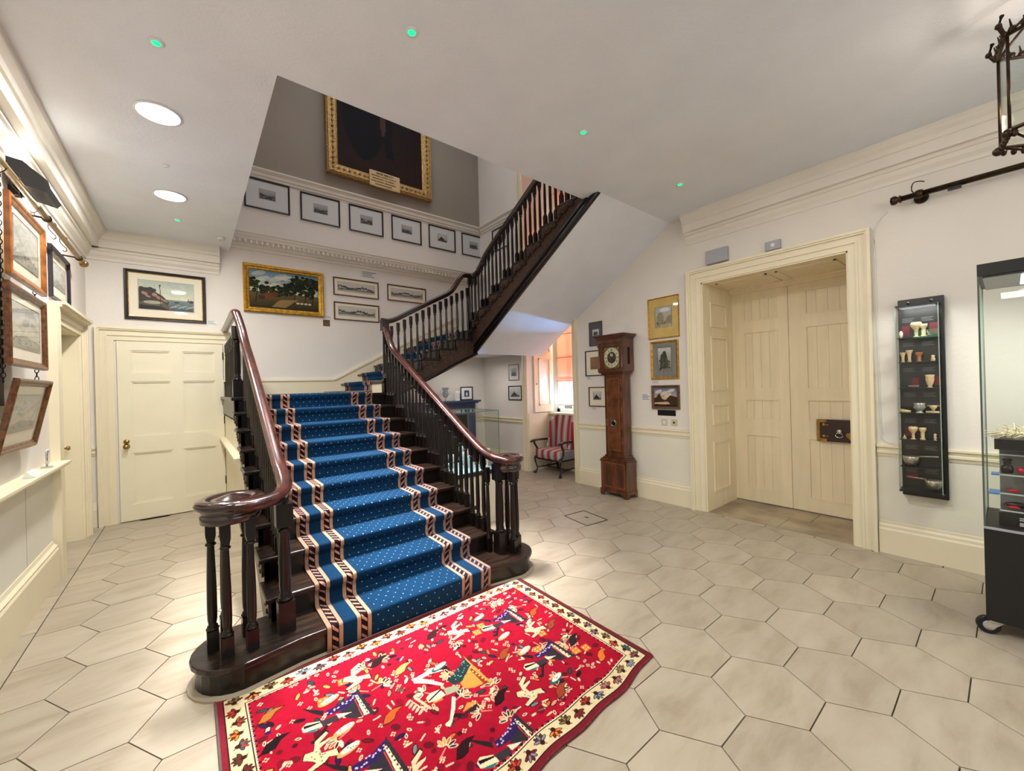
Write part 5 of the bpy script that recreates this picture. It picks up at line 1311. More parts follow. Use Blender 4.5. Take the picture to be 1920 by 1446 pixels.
# ================================================================== ceiling fittings
for i, (x, y, lb) in enumerate(((-0.13, 3.60, 'round lit downlight in the left ceiling, the nearer of two'), (-0.11, 5.03, 'round lit downlight in the left ceiling, the farther of two'))):
    e_ = empty('ceiling_light', (x, y, ZC), 0, lb, 'lamp', 'round downlights')
    MB().lathe([(0.125, 0), (0.13, -0.008), (0.118, -0.012), (0.115, -0.008)], n=28).build('rim', M_WHITE, e_)
    MB().lathe([(0.115, -0.010), (0.115, -0.007), (0.0, -0.007)], n=28).build('diffuser', M_LAMP, e_)
GR = (('nearest the left cornice, at the top of the picture', -0.105, 2.876), ('above the stairwell edge, near the top of the picture', 0.968, 1.984), ('in mid ceiling, right of the upper flight', 2.373, 2.002), ('nearest the right cornice end', 3.753, 1.978), ('beyond the two round downlights', -0.068, 5.69))
for lb, x, y in GR:
    e_ = empty('emergency_light', (x, y, ZC), 0, 'small green glowing ceiling spot '+lb, 'lamp', 'green ceiling spots')
    MB().lathe([(0.034, 0), (0.036, -0.004), (0.028, -0.007), (0.02, -0.007)], n=18).build('rim', M_WHITE, e_)
    MB().lathe([(0.02, -0.007), (0.016, -0.012), (0, -0.014)], n=14).build('lens', M_GREEN, e_)
for x, y, z, lb in ((-0.116, 4.387, ZC, 'flat round sensor between the two round downlights'), (0.33, 6.05, ZC, 'white smoke detector at the stairwell edge of the left ceiling'), (3.85, 5.05, 2.07, 'white smoke detector under the stair landing')):
    e_ = empty('smoke_detector', (x, y, z), 0, lb, 'detector')
    k_ = 0.45 if lb.startswith('flat') else 1.0
    MB().lathe([(0.045*k_, 0), (0.047*k_, -0.01*k_), (0.04*k_, -0.03*k_), (0.02*k_, -0.038*k_), (0, -0.038*k_)], n=20).build('body', M_WHITE, e_)
    MB().lathe([(0.012*k_, -0.037*k_), (0.01*k_, -0.042*k_), (0, -0.043*k_)], n=10).build('sensor', M_GREY, e_)

# boxes over the big door
e_ = empty('alarm_box', (XR, 2.005, 2.875), -PI/2, 'plain grey alarm box over the left corner of the big door', 'box')
MB().box(-0.118, 0.118, -0.05, 0, -0.075, 0.075).build('case', M_GREY, e_, bevel=0.006)
e_ = empty('motion_sensor', (XR, 1.463, 2.835), -PI/2, 'small white sensor with round lens over the big door', 'sensor')
MB().box(-0.068, 0.068, -0.035, 0, -0.045, 0.045).build('case', M_GREY, e_, bevel=0.004)
MB().lathe([(0.022, -0.035), (0.02, -0.04), (0.0, -0.042)], (0.0, 0, 0), 16, 'y').build('lens', M_WHITE, e_)
# sockets by the clock
for dy, lb in ((2.70, 'beige switch plate below the small oil painting, the left one'), (2.57, 'beige switch plate with dark button, nearest the big door')):
    e_ = empty('wall_switch', (XR, dy, 1.00), -PI/2, lb, 'switch')
    MB().box(-0.04, 0.04, -0.01, 0, -0.04, 0.04).build('plate', mat('beige_plate', (200, 190, 165), 0.5), e_, bevel=0.003)
    if dy < 2.6: MB().lathe([(0.013, -0.01), (0.012, -0.016), (0, -0.018)], n=12, axis='y').build('button', M_BLACK, e_)
    else: MB().box(-0.012, 0.012, -0.014, -0.01, -0.02, 0.02).build('rocker', M_WHITE, e_)
# cable on the wall right of the big door
e_ = MB().tube(catmull([(XR-0.006, 0.62, 2.88), (XR-0.006, 0.70, 2.75), (XR-0.006, 0.705, 2.4), (XR-0.006, 0.70, 1.6), (XR-0.006, 0.695, 1.05), (XR-0.006, 0.68, 0.96), (XR-0.006, 0.62, 0.93)], 6), 0.004, 6).build('wall_cable', M_WHITE)
tag(e_, 'thin pale cable running down beside the big door casing', 'cable')
# floor hatch: thin dark metal frame
e_ = empty('floor_hatch', (3.43, 3.0, 0.0), math.radians(0), 'thin dark rectangular hatch frame set in the stone floor', 'hatch')
P4 = [(3.30, 3.213), (3.605, 3.19), (3.541, 2.795), (3.24, 2.83)]
P4 = [(a-3.43, b-3.0) for a, b in P4]
mb = MB()
for i in range(4):
    a, b = Vector((*P4[i], 0.001)), Vector((*P4[(i+1) % 4], 0.001)); mb.sweep([a, b], [(-0.006, -0.004), (0.006, -0.004), (0.006, 0.002), (-0.006, 0.002)], smooth=False)
mb.build('frame', M_BLACKS, e_)
MB().prism([(p_[0]*0.94, p_[1]*0.94) for p_ in P4], 'z', -0.004, 0.001).build('cover', M_FLOOR, e_)
MB().box(0.0, 0.02, -0.02, 0.03, 0.001, 0.003).build('lifting_ring', M_BLACKS, e_)

# exit sign on the left wall behind the view's edge: what the case glass mirrors
ex = empty('exit_sign', (XL, 0.84, 2.2), PI/2, 'green lit exit sign with running figure on the left wall', 'sign')
MB().box(-0.19, 0.19, -0.05, 0, -0.09, 0.09).build('housing', M_WHITE, ex)
cvx = Canvas(0.36, 0.14, 90, 36, (0, 150, 90)); cvx.ell(0.2, 0.11, 0.012, 0.012, (255, 255, 255)); cvx.line((0.195, 0.095), (0.18, 0.06), 0.016, (255, 255, 255)); cvx.line((0.18, 0.06), (0.20, 0.03), 0.01, (255, 255, 255)); cvx.line((0.18, 0.06), (0.155, 0.035), 0.01, (255, 255, 255)); cvx.line((0.19, 0.09), (0.215, 0.075), 0.008, (255, 255, 255)); cvx.line((0.26, 0.11), (0.26, 0.03), 0.01, (255, 255, 255)); cvx.line((0.26, 0.03), (0.245, 0.05), 0.008, (255, 255, 255)); cvx.line((0.26, 0.03), (0.275, 0.05), 0.008, (255, 255, 255))
mx_ = bpy.data.materials.new('lit_exit_panel'); mx_.use_nodes = True; b = mx_.node_tree.nodes['Principled BSDF']; a = mx_.node_tree.nodes.new('ShaderNodeAttribute'); a.attribute_name = 'Col'
mx_.node_tree.links.new(a.outputs['Color'], b.inputs['Emission Color']); b.inputs['Emission Strength'].default_value = 12
o = bpy.data.objects.new('lit_panel', cvx.mesh('lit_panel', mx_, lambda U, V: (U-0.18, np.full_like(U, -0.052), V-0.07))); COL.objects.link(o); o.parent = ex

# ================================================================== LONGCASE CLOCK
ck = empty('longcase_clock', (4.565, 3.30, 0), -PI/2, 'tall walnut longcase clock with square brass dial, against the right wall', 'clock')
# local: x to viewer's right (-Y), y into the wall, front at negative y
def cbox(name, x, y0, y1, z0, z1, m, bev=0.004, x0=None):
    return MB().box(-x if x0 is None else x0, x, y0, y1, z0, z1).build(name, m, ck, bevel=bev)
cbox('base', 0.205, -0.235, -0.02, 0.075, 0.475, M_CLOCK)
MB().prism([(-0.21, 0.0), (-0.16, 0.0), (-0.15, 0.03), (-0.10, 0.05), (0.10, 0.05), (0.15, 0.03), (0.16, 0.0), (0.21, 0.0), (0.215, 0.09), (-0.215, 0.09)], 'y', -0.245, -0.23).build('plinth', M_CLOCK, ck)
MB().prism([(-0.24, 0.0), (-0.19, 0.0), (-0.17, 0.045), (-0.08, 0.045), (-0.05, 0.0), (-0.02, 0.0), (-0.02, 0.09), (-0.24, 0.09)], 'x', 0.20, 0.215).prism([(-0.24, 0.0), (-0.19, 0.0), (-0.17, 0.045), (-0.08, 0.045), (-0.05, 0.0), (-0.02, 0.0), (-0.02, 0.09), (-0.24, 0.09)], 'x', -0.215, -0.20).build('plinth_side', M_CLOCK, ck)
MB().frame(0.36, 0.33, [(0, -0.236), (0, -0.239), (0.014, -0.239), (0.014, -0.236)], (0, 0.285)).build('base_inlay', M_INLAY, ck)
mb = MB()
for dx, z0, z1 in ((0.215, 0.455, 0.475), (0.205, 0.475, 0.495), (0.185, 0.495, 0.515), (0.165, 0.515, 0.54)): mb.box(-dx, dx, -0.235-(dx-0.205), -0.02, z0, z1)
mb.build('waist_moulding', M_CLOCK, ck, bevel=0.004)
cbox('trunk', 0.145, -0.19, -0.02, 0.53, 1.62, M_CLOCK)
td = empty('trunk_door', (-0.0, -0.19, 0.60)); td.parent = ck
MB().box(-0.105, 0.105, -0.012, 0, 0, 0.97).build('door_panel', M_CLOCKB, td, bevel=0.003)
MB().frame(0.20, 0.96, [(0, -0.012), (0, -0.0145), (0.009, -0.0145), (0.009, -0.012)], (0, 0.485)).build('inlay_band', M_INLAY, td)
MB().lathe([(0.042, 0), (0.042, -0.004), (0.036, -0.005), (0.034, -0.002)], (0.0, -0.012, 0.37), 24, 'y').build('lenticle_rim', M_CHROME, td).scale = (1, 1, 1)
MB().lathe([(0.036, -0.0), (0.034, -0.003), (0, -0.004)], (0, -0.012, 0.37), 24, 'y').build('lenticle', M_DARKGL, td)
MB().box(-0.125, -0.108, -0.008, 0.0, 0.33, 0.42).build('lock_plate', M_BRASS, td)
mb = MB()
for z in (0.1, 0.3, 0.5, 0.7, 0.86): mb.box(0.112, 0.13, -0.002, 0.0, z, z+0.09)
mb.build('inlay_strip', M_INLAY, td)
mb = MB()
for dx, z0, z1 in ((0.155, 1.60, 1.62), (0.175, 1.62, 1.635), (0.195, 1.635, 1.65), (0.205, 1.65, 1.665)): mb.box(-dx, dx, -0.20-(dx-0.155), -0.02, z0, z1)
mb.build('throat_moulding', M_CLOCK, ck, bevel=0.004)
# hood
hd = empty('hood', (0, 0, 1.665)); hd.parent = ck
mb = MB().box(-0.195, -0.13, -0.23, -0.20, 0, 0.36).box(0.13, 0.195, -0.23, -0.20, 0, 0.36).box(-0.13, 0.13, -0.23, -0.20, 0, 0.03).box(-0.13, 0.13, -0.23, -0.20, 0.315, 0.36)
mb.box(-0.195, -0.175, -0.20, -0.02, 0, 0.36).box(-0.175, 0.195, -0.02, -0.0, 0, 0.36)
mb.box(0.175, 0.195, -0.20, -0.14, 0, 0.36).box(0.175, 0.195, -0.08, -0.02, 0, 0.36).box(0.175, 0.195, -0.14, -0.08, 0, 0.08).box(0.175, 0.195, -0.14, -0.08, 0.30, 0.36)
mb.build('hood_case', M_CLOCK, hd)
for sx_ in (-0.183, 0.183):
    mb = MB()
    mb.box(sx_-0.016, sx_+0.016, -0.252, -0.222, 0, 0.03).box(sx_-0.016, sx_+0.016, -0.252, -0.222, 0.315, 0.36)
    mb.lathe([(0.011, 0.03), (0.014, 0.036), (0.010, 0.045), (0.011, 0.17), (0.010, 0.30), (0.014, 0.308), (0.012, 0.315)], (sx_, -0.237, 0), 12)
    mb.build('hood_column', M_CLOCK, hd)
MB().box(0.178, 0.182, -0.14, -0.08, 0.08, 0.30).build('side_window', M_DARKGL, hd)
mb = MB().box(-0.20, 0.20, -0.24, 0.0, 0.36, 0.415)
for dx, z0, z1 in ((0.205, 0.415, 0.43), (0.22, 0.43, 0.445), (0.235, 0.445, 0.46), (0.25, 0.46, 0.475)): mb.box(-dx, dx, -0.24-(dx-0.20), 0.0, z0, z1)
mb.box(-0.06, 0.06, -0.2, -0.05, 0.475, 0.49)
mb.build('cornice', M_CLOCK, hd, bevel=0.004)
dl = empty('dial', (0, 0, 0)); dl.parent = hd
# three levels only: the dial pieces are children of the hood directly
bpy.data.objects.remove(dl)
MB().box(-0.132, 0.132, -0.205, -0.2, 0.028, 0.318).build('dial_plate', mat('engraved_brass_dial', (150, 132, 86), 0.35, metal=0.6, bump=0.6, bscale=90, var=0.5, vscale=40), hd)
mb = MB()
for k in range(36):
    a0, a1 = 2*PI*k/36, 2*PI*(k+1)/36
    mb.add([(0.072*math.cos(a0), -0.208, 0.173+0.078*math.sin(a0)), (0.122*math.cos(a0), -0.208, 0.173+0.132*math.sin(a0)), (0.122*math.cos(a1), -0.208, 0.173+0.132*math.sin(a1)), (0.072*math.cos(a1), -0.208, 0.173+0.078*math.sin(a1))], [(0, 1, 2, 3)])
mb.build('chapter_ring', mat('silvered_ring', (222, 216, 186), 0.3, metal=0.3), hd)
mb = MB()
numer = ['XII', 'I', 'II', 'III', 'IIII', 'V', 'VI', 'VII', 'VIII', 'IX', 'X', 'XI']
def bar(mb, p, q, wd, y):
    p, q = Vector(p), Vector(q); d = (q-p).normalized(); n_ = Vector((-d.y, d.x))*wd/2
    mb.add([(p.x+n_.x, y, p.y+n_.y), (p.x-n_.x, y, p.y-n_.y), (q.x-n_.x, y, q.y-n_.y), (q.x+n_.x, y, q.y+n_.y)], [(0, 1, 2, 3)])
for k, s_ in enumerate(numer):
    an = PI/2-2*PI*k/12; rad = Vector((math.cos(an), math.sin(an))); tg = Vector((math.sin(an), -math.cos(an)))
    wds = {'I': 0.007, 'V': 0.013, 'X': 0.013}; tot = sum(wds[c_] for c_ in s_); t = -tot/2
    for c_ in s_:
        m0 = t+wds[c_]/2; t += wds[c_]; lo, hi = 0.080, 0.108
        def pt(r_, s2): v = rad*r_+tg*s2; return (v.x, 0.173+v.y*1.07)
        if c_ == 'I': bar(mb, pt(lo, m0), pt(hi, m0), 0.004, -0.2088)
        if c_ == 'V': bar(mb, pt(lo, m0), pt(hi, m0-0.005), 0.0035, -0.2088); bar(mb, pt(lo, m0), pt(hi, m0+0.005), 0.002, -0.2088)
        if c_ == 'X': bar(mb, pt(lo, m0-0.005), pt(hi, m0+0.005), 0.0035, -0.2088); bar(mb, pt(lo, m0+0.005), pt(hi, m0-0.005), 0.002, -0.2088)
mb.build('roman_numerals', M_BLACK, hd)
mb = MB()
for sx_ in (-1, 1):
    for sz_ in (-1, 1): mb.ball((sx_*0.108, -0.207, 0.173+sz_*0.120), 0.02, 10, 6, (1, 0.3, 1))
mb.build('spandrels', M_BRASS, hd)
MB().lathe([(0.072, -0.207), (0.06, -0.209), (0, -0.21)], (0, 0, 0.173), 28, 'y').build('dial_centre', mat('matted_dial_centre', (96, 82, 56), 0.5, metal=0.5, bump=1, bscale=200, var=0.4, vscale=60), hd)
mb = MB(); bar(mb, (0, 0.173), (0.012, 0.285), 0.006, -0.214); bar(mb, (0, 0.173), (-0.04, 0.225), 0.009, -0.213); mb.ball((-0.028, -0.213, 0.209), 0.009, 8, 5, (1, 0.2, 1)); mb.build('hands', M_BLACK, hd)
MB().ball((-0.002, -0.21, 0.207), 0.022, 12, 8, (1, 0.15, 1)).build('subsidiary_dial', mat('silver_subdial', (215, 215, 215), 0.3), hd)
MB().box(-0.13, 0.13, -0.226, -0.224, 0.03, 0.315).build('hood_glass', M_PGLASS, hd)

# ================================================================== WING ARMCHAIR
wc = empty('wing_armchair', (4.60, 4.83, 0), -PI/2, 'red and grey striped wing armchair with dark wood arms in the window recess', 'chair')
# local x right (-Y), y backwards (+X), front at y=0
def cushion(name, x0, x1, y0, y1, z0, z1, m=M_STRIPE, rake=0.0, n=10, period=0.15, axis='x', puff=0.02, taper=0.0):
    nx_, ny_, nz_ = n*2, 6, n
    vs, fs, sa = [], [], []
    def P(u, v, w_):
        k = 1-taper*w_
        x = (x0+x1)/2+(u-0.5)*(x1-x0)*k; y = y0+(y1-y0)*v+rake*w_; z = z0+(z1-z0)*w_
        b = lambda t: math.sin(PI*t)
        x += puff*(u-0.5)*2*b(v)*b(w_)*0.5; y += puff*(v-0.5)*2*b(u)*b(w_); z += puff*(w_-0.5)*2*b(u)*b(v)
        return (x, y, z)
    grids = [[(u, 0, w_) for w_ in (0, 1)] for u in (0, 1)]
    def face(fn, a, b):
        o = len(vs)
        for i in range(a+1):
            for j in range(b+1):
                u, v, w_ = fn(i/a, j/b); vs.append(P(u, v, w_)); sa.append((P(u, v, w_)[0 if axis == 'x' else 1]-x0)/period)
        for i in range(a):
            for j in range(b): fs.append((o+i*(b+1)+j, o+(i+1)*(b+1)+j, o+(i+1)*(b+1)+j+1, o+i*(b+1)+j+1))
    face(lambda a, b: (a, 0, b), nx_, nz_); face(lambda a, b: (a, 1, b), nx_, nz_); face(lambda a, b: (a, b, 0), nx_, ny_); face(lambda a, b: (a, b, 1), nx_, ny_)
    face(lambda a, b: (0, a, b), ny_, nz_); face(lambda a, b: (1, a, b), ny_, nz_)
    me_ = bpy.data.meshes.new(name); me_.from_pydata(vs, [], fs)
    at = me_.attributes.new('stripe', 'FLOAT', 'POINT'); at.data.foreach_set('value', sa)
    me_.polygons.foreach_set('use_smooth', [True]*len(fs)); me_.materials.append(m)
    bm_ = bmesh.new(); bm_.from_mesh(me_); bmesh.ops.remove_doubles(bm_, verts=bm_.verts, dist=0.0005); bmesh.ops.recalc_face_normals(bm_, faces=bm_.faces); bm_.to_mesh(me_); bm_.free()
    o = bpy.data.objects.new(name, me_); COL.objects.link(o); o.parent = wc
    return o
cushion('seat', -0.29, 0.29, 0.0, 0.46, 0.27, 0.41, puff=0.02)
cushion('backrest', -0.24, 0.24, 0.40, 0.50, 0.36, 0.97, rake=0.07, puff=0.03, taper=0.02)
MB().prism([(0.22, 0.42), (0.42, 0.40), (0.50, 0.95), (0.40, 0.93), (0.32, 0.86), (0.30, 0.62)], 'x', -0.275, -0.235).build('wing', M_STRIPE, wc, bevel=0.015)
MB().prism([(0.22, 0.42), (0.42, 0.40), (0.50, 0.95), (0.40, 0.93), (0.32, 0.86), (0.30, 0.62)], 'x', 0.235, 0.275).build('wing', M_STRIPE, wc, bevel=0.015)
for o in wc.children:
    if o.name.startswith('wing'):
        at = o.data.attributes.new('stripe', 'FLOAT', 'POINT'); at.data.foreach_set('value', [v.co.y/0.15+0.1 for v in o.data.vertices])
M_CHLEG = mat('black_brown_chair_wood', (28, 16, 14), 0.3, coat=0.3)
for sx_ in (-1, 1):
    MB().tube(catmull([(sx_*0.29, 0.30, 0.55), (sx_*0.31, 0.12, 0.56), (sx_*0.33, -0.02, 0.555), (sx_*0.325, -0.07, 0.535)], 5), 0.02, 8).build('arm', M_CHLEG, wc)
    MB().tube(catmull([(sx_*0.30, 0.03, 0.30), (sx_*0.31, 0.06, 0.40), (sx_*0.325, 0.01, 0.50), (sx_*0.325, 0.0, 0.555)], 5), 0.018, 8).build('arm_post', M_CHLEG, wc)
    pth = catmull([(sx_*0.27, 0.03, 0.30), (sx_*0.30, -0.01, 0.25), (sx_*0.29, 0.0, 0.17), (sx_*0.275, 0.02, 0.09), (sx_*0.285, 0.0, 0.04), (sx_*0.30, -0.025, 0.015)], 4)
    n_ = len(pth); MB().tube(pth, 0.022, 8, scale=[1.5-1.0*math.sin(PI*i/(n_-1)*0.9) if i < n_*0.8 else 1.2 for i in range(n_)]).ball((sx_*0.30, -0.02, 0.018), 0.028, 10, 6, (1, 1.2, 0.65)).build('leg', M_CHLEG, wc)
    MB().tube([(sx_*0.24, 0.44, 0.32), (sx_*0.245, 0.46, 0.15), (sx_*0.25, 0.50, 0.0)], 0.02, 8).build('leg', M_CHLEG, wc)
    MB().tube([(sx_*0.28, 0.01, 0.10), (sx_*0.247, 0.47, 0.10)], 0.012, 8).build('stretcher', M_CHLEG, wc)
MB().tube([(-0.265, 0.20, 0.10), (0.265, 0.20, 0.10)], 0.012, 8).build('stretcher', M_CHLEG, wc)
MB().box(-0.27, 0.27, 0.01, 0.44, 0.24, 0.28).build('seat_rail', M_CHLEG, wc)

# ================================================================== FIREPLACE beyond the stairs
fp = empty('fireplace', (3.62, YB, 0), 0, 'black fireplace with blue reflected light painted in, with mantel shelf in the space beyond the stairs', 'fireplace')
MB().box(-0.72, 0.725, -0.26, 0, 1.215, 1.25).box(-0.69, 0.69, -0.23, 0, 1.19, 1.215).build('mantel_shelf', M_BLUELIT, fp, bevel=0.004)
MB().box(-0.64, 0.64, -0.18, 0, 0.98, 1.19).build('frieze', M_BLUELIT, fp)
MB().box(-0.3, 0.3, -0.195, -0.18, 1.02, 1.15).build('frieze_panel', M_BLUELIT, fp)
for sx_ in (-1, 1): MB().box(sx_*0.64, sx_*0.46, -0.18, 0, 0, 0.98).box(sx_*0.62, sx_*0.48, -0.195, -0.18, 0.1, 0.94).build('jamb', M_BLUELIT, fp)
MB().box(-0.46, 0.46, -0.03, -0.002, 0, 0.98).build('fireback', M_BLACK, fp)
MB().box(-0.46, 0.46, -0.14, -0.10, 0.72, 0.98).box(-0.46, -0.3, -0.14, -0.10, 0, 0.72).box(0.3, 0.46, -0.14, -0.10, 0, 0.72).build('cast_insert', M_IRON, fp)
mb = MB()
for i in range(9): mb.box(-0.28+i*0.07-0.006, -0.28+i*0.07+0.006, -0.15, -0.138, 0.12, 0.34)
mb.box(-0.3, 0.3, -0.155, -0.135, 0.34, 0.355).box(-0.3, 0.3, -0.155, -0.135, 0.105, 0.12)
mb.build('grate', M_IRON, fp)
v_ = empty('glass_vase', (3.61, 6.42, 1.251), 0, 'clear glass two-handled vase on the mantel shelf', 'vase')
M_VGL = glass_mat('thin_vase_glass', (0.80, 0.82, 0.85), 2.2)
MB().lathe([(0.05, 0), (0.05, 0.008), (0.014, 0.02), (0.012, 0.05), (0.03, 0.07), (0.055, 0.11), (0.06, 0.15), (0.045, 0.19), (0.06, 0.235), (0.072, 0.245), (0.07, 0.246), (0.055, 0.235), (0.04, 0.19), (0.055, 0.15), (0.05, 0.11), (0.02, 0.075), (0, 0.07)], n=18).build('bowl', M_VGL, v_)
for s_ in (-1, 1): MB().tube(catmull([(s_*0.055, 0, 0.11), (s_*0.09, 0, 0.14), (s_*0.085, 0, 0.2), (s_*0.055, 0, 0.23)], 4), 0.005, 6).build('handle', M_VGL, v_)
c_ = empty('caption_card', (3.86, 6.42, 1.251), 0, 'upright white text card on the mantel shelf between vase and photograph', 'label')
MB().box(-0.045, 0.045, 0, 0.006, 0, 0.175).build('card', M_WHITE, c_)
mb = MB()
for i in range(7): mb.box(-0.033, 0.02+0.01*(i % 3), -0.001, 0, 0.03+i*0.018, 0.036+i*0.018)
mb.build('lettering', M_WRIT, c_)
pf = picture('photograph_frame', 'black framed portrait photograph standing on the mantel shelf', 'b', 4.09, 1.38, 0.27, 0.255, 0.02, 0.02, M_FBLACK, (0.065, 0.065, 0.055, 0.05), M_MOUNTG, art_sepia_port, cat='photograph', res=40, plane=6.47, glass=False)
MB().box(-0.01, 0.01, 0, 0.06, -0.125, 0.0).build('strut', M_BLACK, pf)

# ================================================================== GLASS CASE beyond the stairs
gc = empty('display_case', (2.36, 3.93, 0), 0, 'glass topped display case on cream plinth, seen through the right balusters', 'display case')
hx, hy_ = 0.34, 0.32
MB().box(-hx+0.02, hx-0.02, -hy_+0.02, hy_-0.02, 0, 0.54).build('plinth', mat('cream_plinth', (214, 208, 186), 0.5), gc)
MB().box(-hx, hx, -hy_, hy_, 0.54, 0.58).build('black_deck', M_BLACK, gc)
MB().box(-hx+0.02, hx-0.02, -hy_+0.02, hy_-0.02, 0.58, 0.584).build('display_bed', mat('pale_blue_bed', (170, 205, 220), 0.7), gc)
for (a0, a1, b0, b1, nm) in ((-hx, hx, -hy_, -hy_+0.005, 'pane'), (-hx, hx, hy_-0.005, hy_, 'pane'), (-hx, -hx+0.005, -hy_, hy_, 'pane'), (hx-0.005, hx, -hy_, hy_, 'pane')):
    MB().box(a0, a1, b0, b1, 0.58, 1.225).build(nm, M_CGLASS, gc)
MB().box(-hx, hx, -hy_, hy_, 1.225, 1.23).build('pane', M_CGLASS, gc)
mb = MB()
for a0 in (-hx, hx-0.006):
    for b0 in (-hy_, hy_-0.006): mb.box(a0, a0+0.006, b0, b0+0.006, 0.58, 1.23)
mb.box(-hx, hx, -hy_-0.001, -hy_+0.006, 1.226, 1.233).box(-hx, hx, hy_-0.006, hy_+0.001, 1.226, 1.233).box(hx-0.006, hx+0.001, -hy_, hy_, 1.226, 1.233)
mb.build('glass_edge', M_GLEDGE, gc)
gob = [(0.02, 0), (0.022, 0.005), (0.006, 0.012), (0.006, 0.05), (0.02, 0.07), (0.028, 0.11), (0.024, 0.14), (0.0, 0.14)]
M_OBG = mat('pale_green_glassware', (190, 214, 208), 0.15)
rg = random.Random(2); obs = []
for i in range(10):
    x, y = rg.uniform(-0.26, 0.26), -0.22+0.05*i; k = rg.uniform(0.7, 1.6)
    o = MB().lathe([(r_*k**0.5, z_*k) for r_, z_ in gob], n=12).build('glass_piece', M_OBG if i % 2 else M_MOUNTG, None, loc=(2.36+x, 3.93+y, 0.584)); tag(o, ('small pale green glass piece' if i % 2 else 'small milky white glass piece')+' on the blue bed of the case beyond the balusters', 'glassware', 'glassware in the case beyond the stairs')

# ================================================================== WALL CASE
wcx, wcy = XR, 0.447
wk = empty('wall_display_case', (wcx, wcy, 0), -PI/2, 'narrow black wall-mounted display case with glass front and six shelves', 'display case')
MB().box(-0.122, 0.137, -0.045, 0, 0.525, 2.115).build('back_board', M_BLACKS, wk, bevel=0.003)
FX = 0.175
MB().box(-0.125, 0.117, -FX, -0.02, 0.575, 0.59).build('bottom_plate', M_BLACKS, wk)
MB().box(-0.125, 0.117, -FX, -0.02, 2.045, 2.055).build('top_plate', M_BLACKS, wk)
MB().box(-0.125, 0.117, -FX-0.003, -FX, 0.59, 2.05).build('front_pane', M_CGLASS, wk)
MB().box(-0.125, -0.121, -FX, -0.045, 0.59, 2.045).build('side_pane', M_CGLASS, wk); MB().box(0.113, 0.117, -FX, -0.045, 0.59, 2.045).build('side_pane', M_CGLASS, wk)
mb = MB()
for xx in (-0.125, 0.112): mb.box(xx, xx+0.005, -FX-0.004, -FX+0.003, 0.59, 2.05)
mb.build('glass_edge', mat('pale_glass_edge', (150, 165, 150), 0.2), wk)
SHZ = (1.80, 1.605, 1.40, 1.20, 0.99, 0.775)
for z in SHZ: MB().box(-0.118, 0.112, -0.15, -0.025, z-0.005, z).build('shelf', M_BLACKS, wk)
for x_, z_ in ((-0.06, 2.085), (0.07, 2.085)): MB().lathe([(0.012, -0.02), (0.012, -0.03), (0.0, -0.034)], (x_, -0.025, z_), 12, 'y').build('screw_cap', M_CHROME, wk)
for z in SHZ + (0.59,):
    mb = MB()
    for x_ in (-0.06, 0.05):
        for i in range(3): mb.box(x_-0.038, x_+0.03-0.01*(i % 2), -0.0465, -0.045, z+0.13+i*0.012, z+0.134+i*0.012)
        # small maker photographs behind the pieces
    mb.build('caption_text', M_WRIT, wk)
MB().box(-0.10, -0.055, -0.047, -0.045, 1.82, 1.90).box(0.055, 0.105, -0.047, -0.045, 1.82, 1.91).box(-0.05, -0.01, -0.047, -0.045, 1.42, 1.48).box(0.07, 0.11, -0.047, -0.045, 1.42, 1.49).box(-0.095, -0.055, -0.047, -0.045, 1.01, 1.08).box(-0.09, -0.03, -0.047, -0.045, 0.66, 0.71).build('red_backing_card', mat('dark_red_card', (110, 20, 40), 0.6), wk)
def wobj(name, mb, m, x, z, y=-0.10, label='', cat='carving', group=None):
    o = mb.build(name, m, None, loc=(wcx+y, wcy-x, z), rot=(0, 0, -PI/2)); return tag(o, label, cat, group)
cup = [(0.018, 0), (0.019, 0.006), (0.008, 0.012), (0.012, 0.03), (0.009, 0.045), (0.014, 0.06), (0.03, 0.085), (0.034, 0.105), (0.028, 0.118), (0, 0.12)]
gob2 = [(0.017, 0), (0.018, 0.006), (0.012, 0.016), (0.013, 0.05), (0.012, 0.06), (0.022, 0.08), (0.024, 0.1), (0, 0.101)]
thim = [(0.012, 0), (0.008, 0.02), (0.01, 0.05), (0.018, 0.075), (0.019, 0.08), (0, 0.08)]
GI = 'carved pieces in the narrow wall case'
def L(pf_): return MB().lathe(pf_, n=14)
wobj('carved_goblet', L(cup), M_IVORY, -0.012, 1.80, label='wide topped ivory coloured goblet, centre of the top shelf', group=GI)
wobj('carved_goblet', L(gob2), M_IVORY, 0.028, 1.80, label='narrower ivory coloured goblet on the top shelf, right of the wide one', group=GI)
wobj('shell_piece', MB().ball((0, 0, 0.03), 0.03, 10, 8, (0.4, 0.5, 1)), M_MOUNT, -0.10, 1.80, label='pale upright shell piece at the left end of the top shelf', group=GI)
wobj('carved_cup', L(thim), M_IVORY, -0.092, 1.605, label='small ivory cup at the left end of the second shelf', group=GI)
wobj('carved_cup', L([(r_*1.15, z_*1.2) for r_, z_ in thim]), M_IVORY, -0.055, 1.605, label='small tapering ivory cup, second on the second shelf', group=GI)
wobj('amber_cup', L([(r_, z_*0.75) for r_, z_ in gob2]), mat('amber_horn', (160, 96, 44), 0.3), 0.0, 1.605, label='amber brown cup in the middle of the second shelf', group=GI)
wobj('carved_cup', L([(0.012, 0), (0.014, 0.02), (0.008, 0.03), (0.012, 0.045), (0, 0.05)]), M_IVORY, 0.075, 1.605, label='stubby ivory piece on the right of the second shelf', group=GI)
wobj('carved_vase', L([(0.018, 0), (0.01, 0.012), (0.018, 0.03), (0.025, 0.06), (0.024, 0.085), (0.028, 0.1), (0, 0.102)]), M_IVORY, 0.055, 1.40, label='ochre carved vase on the third shelf, right side', group=GI)
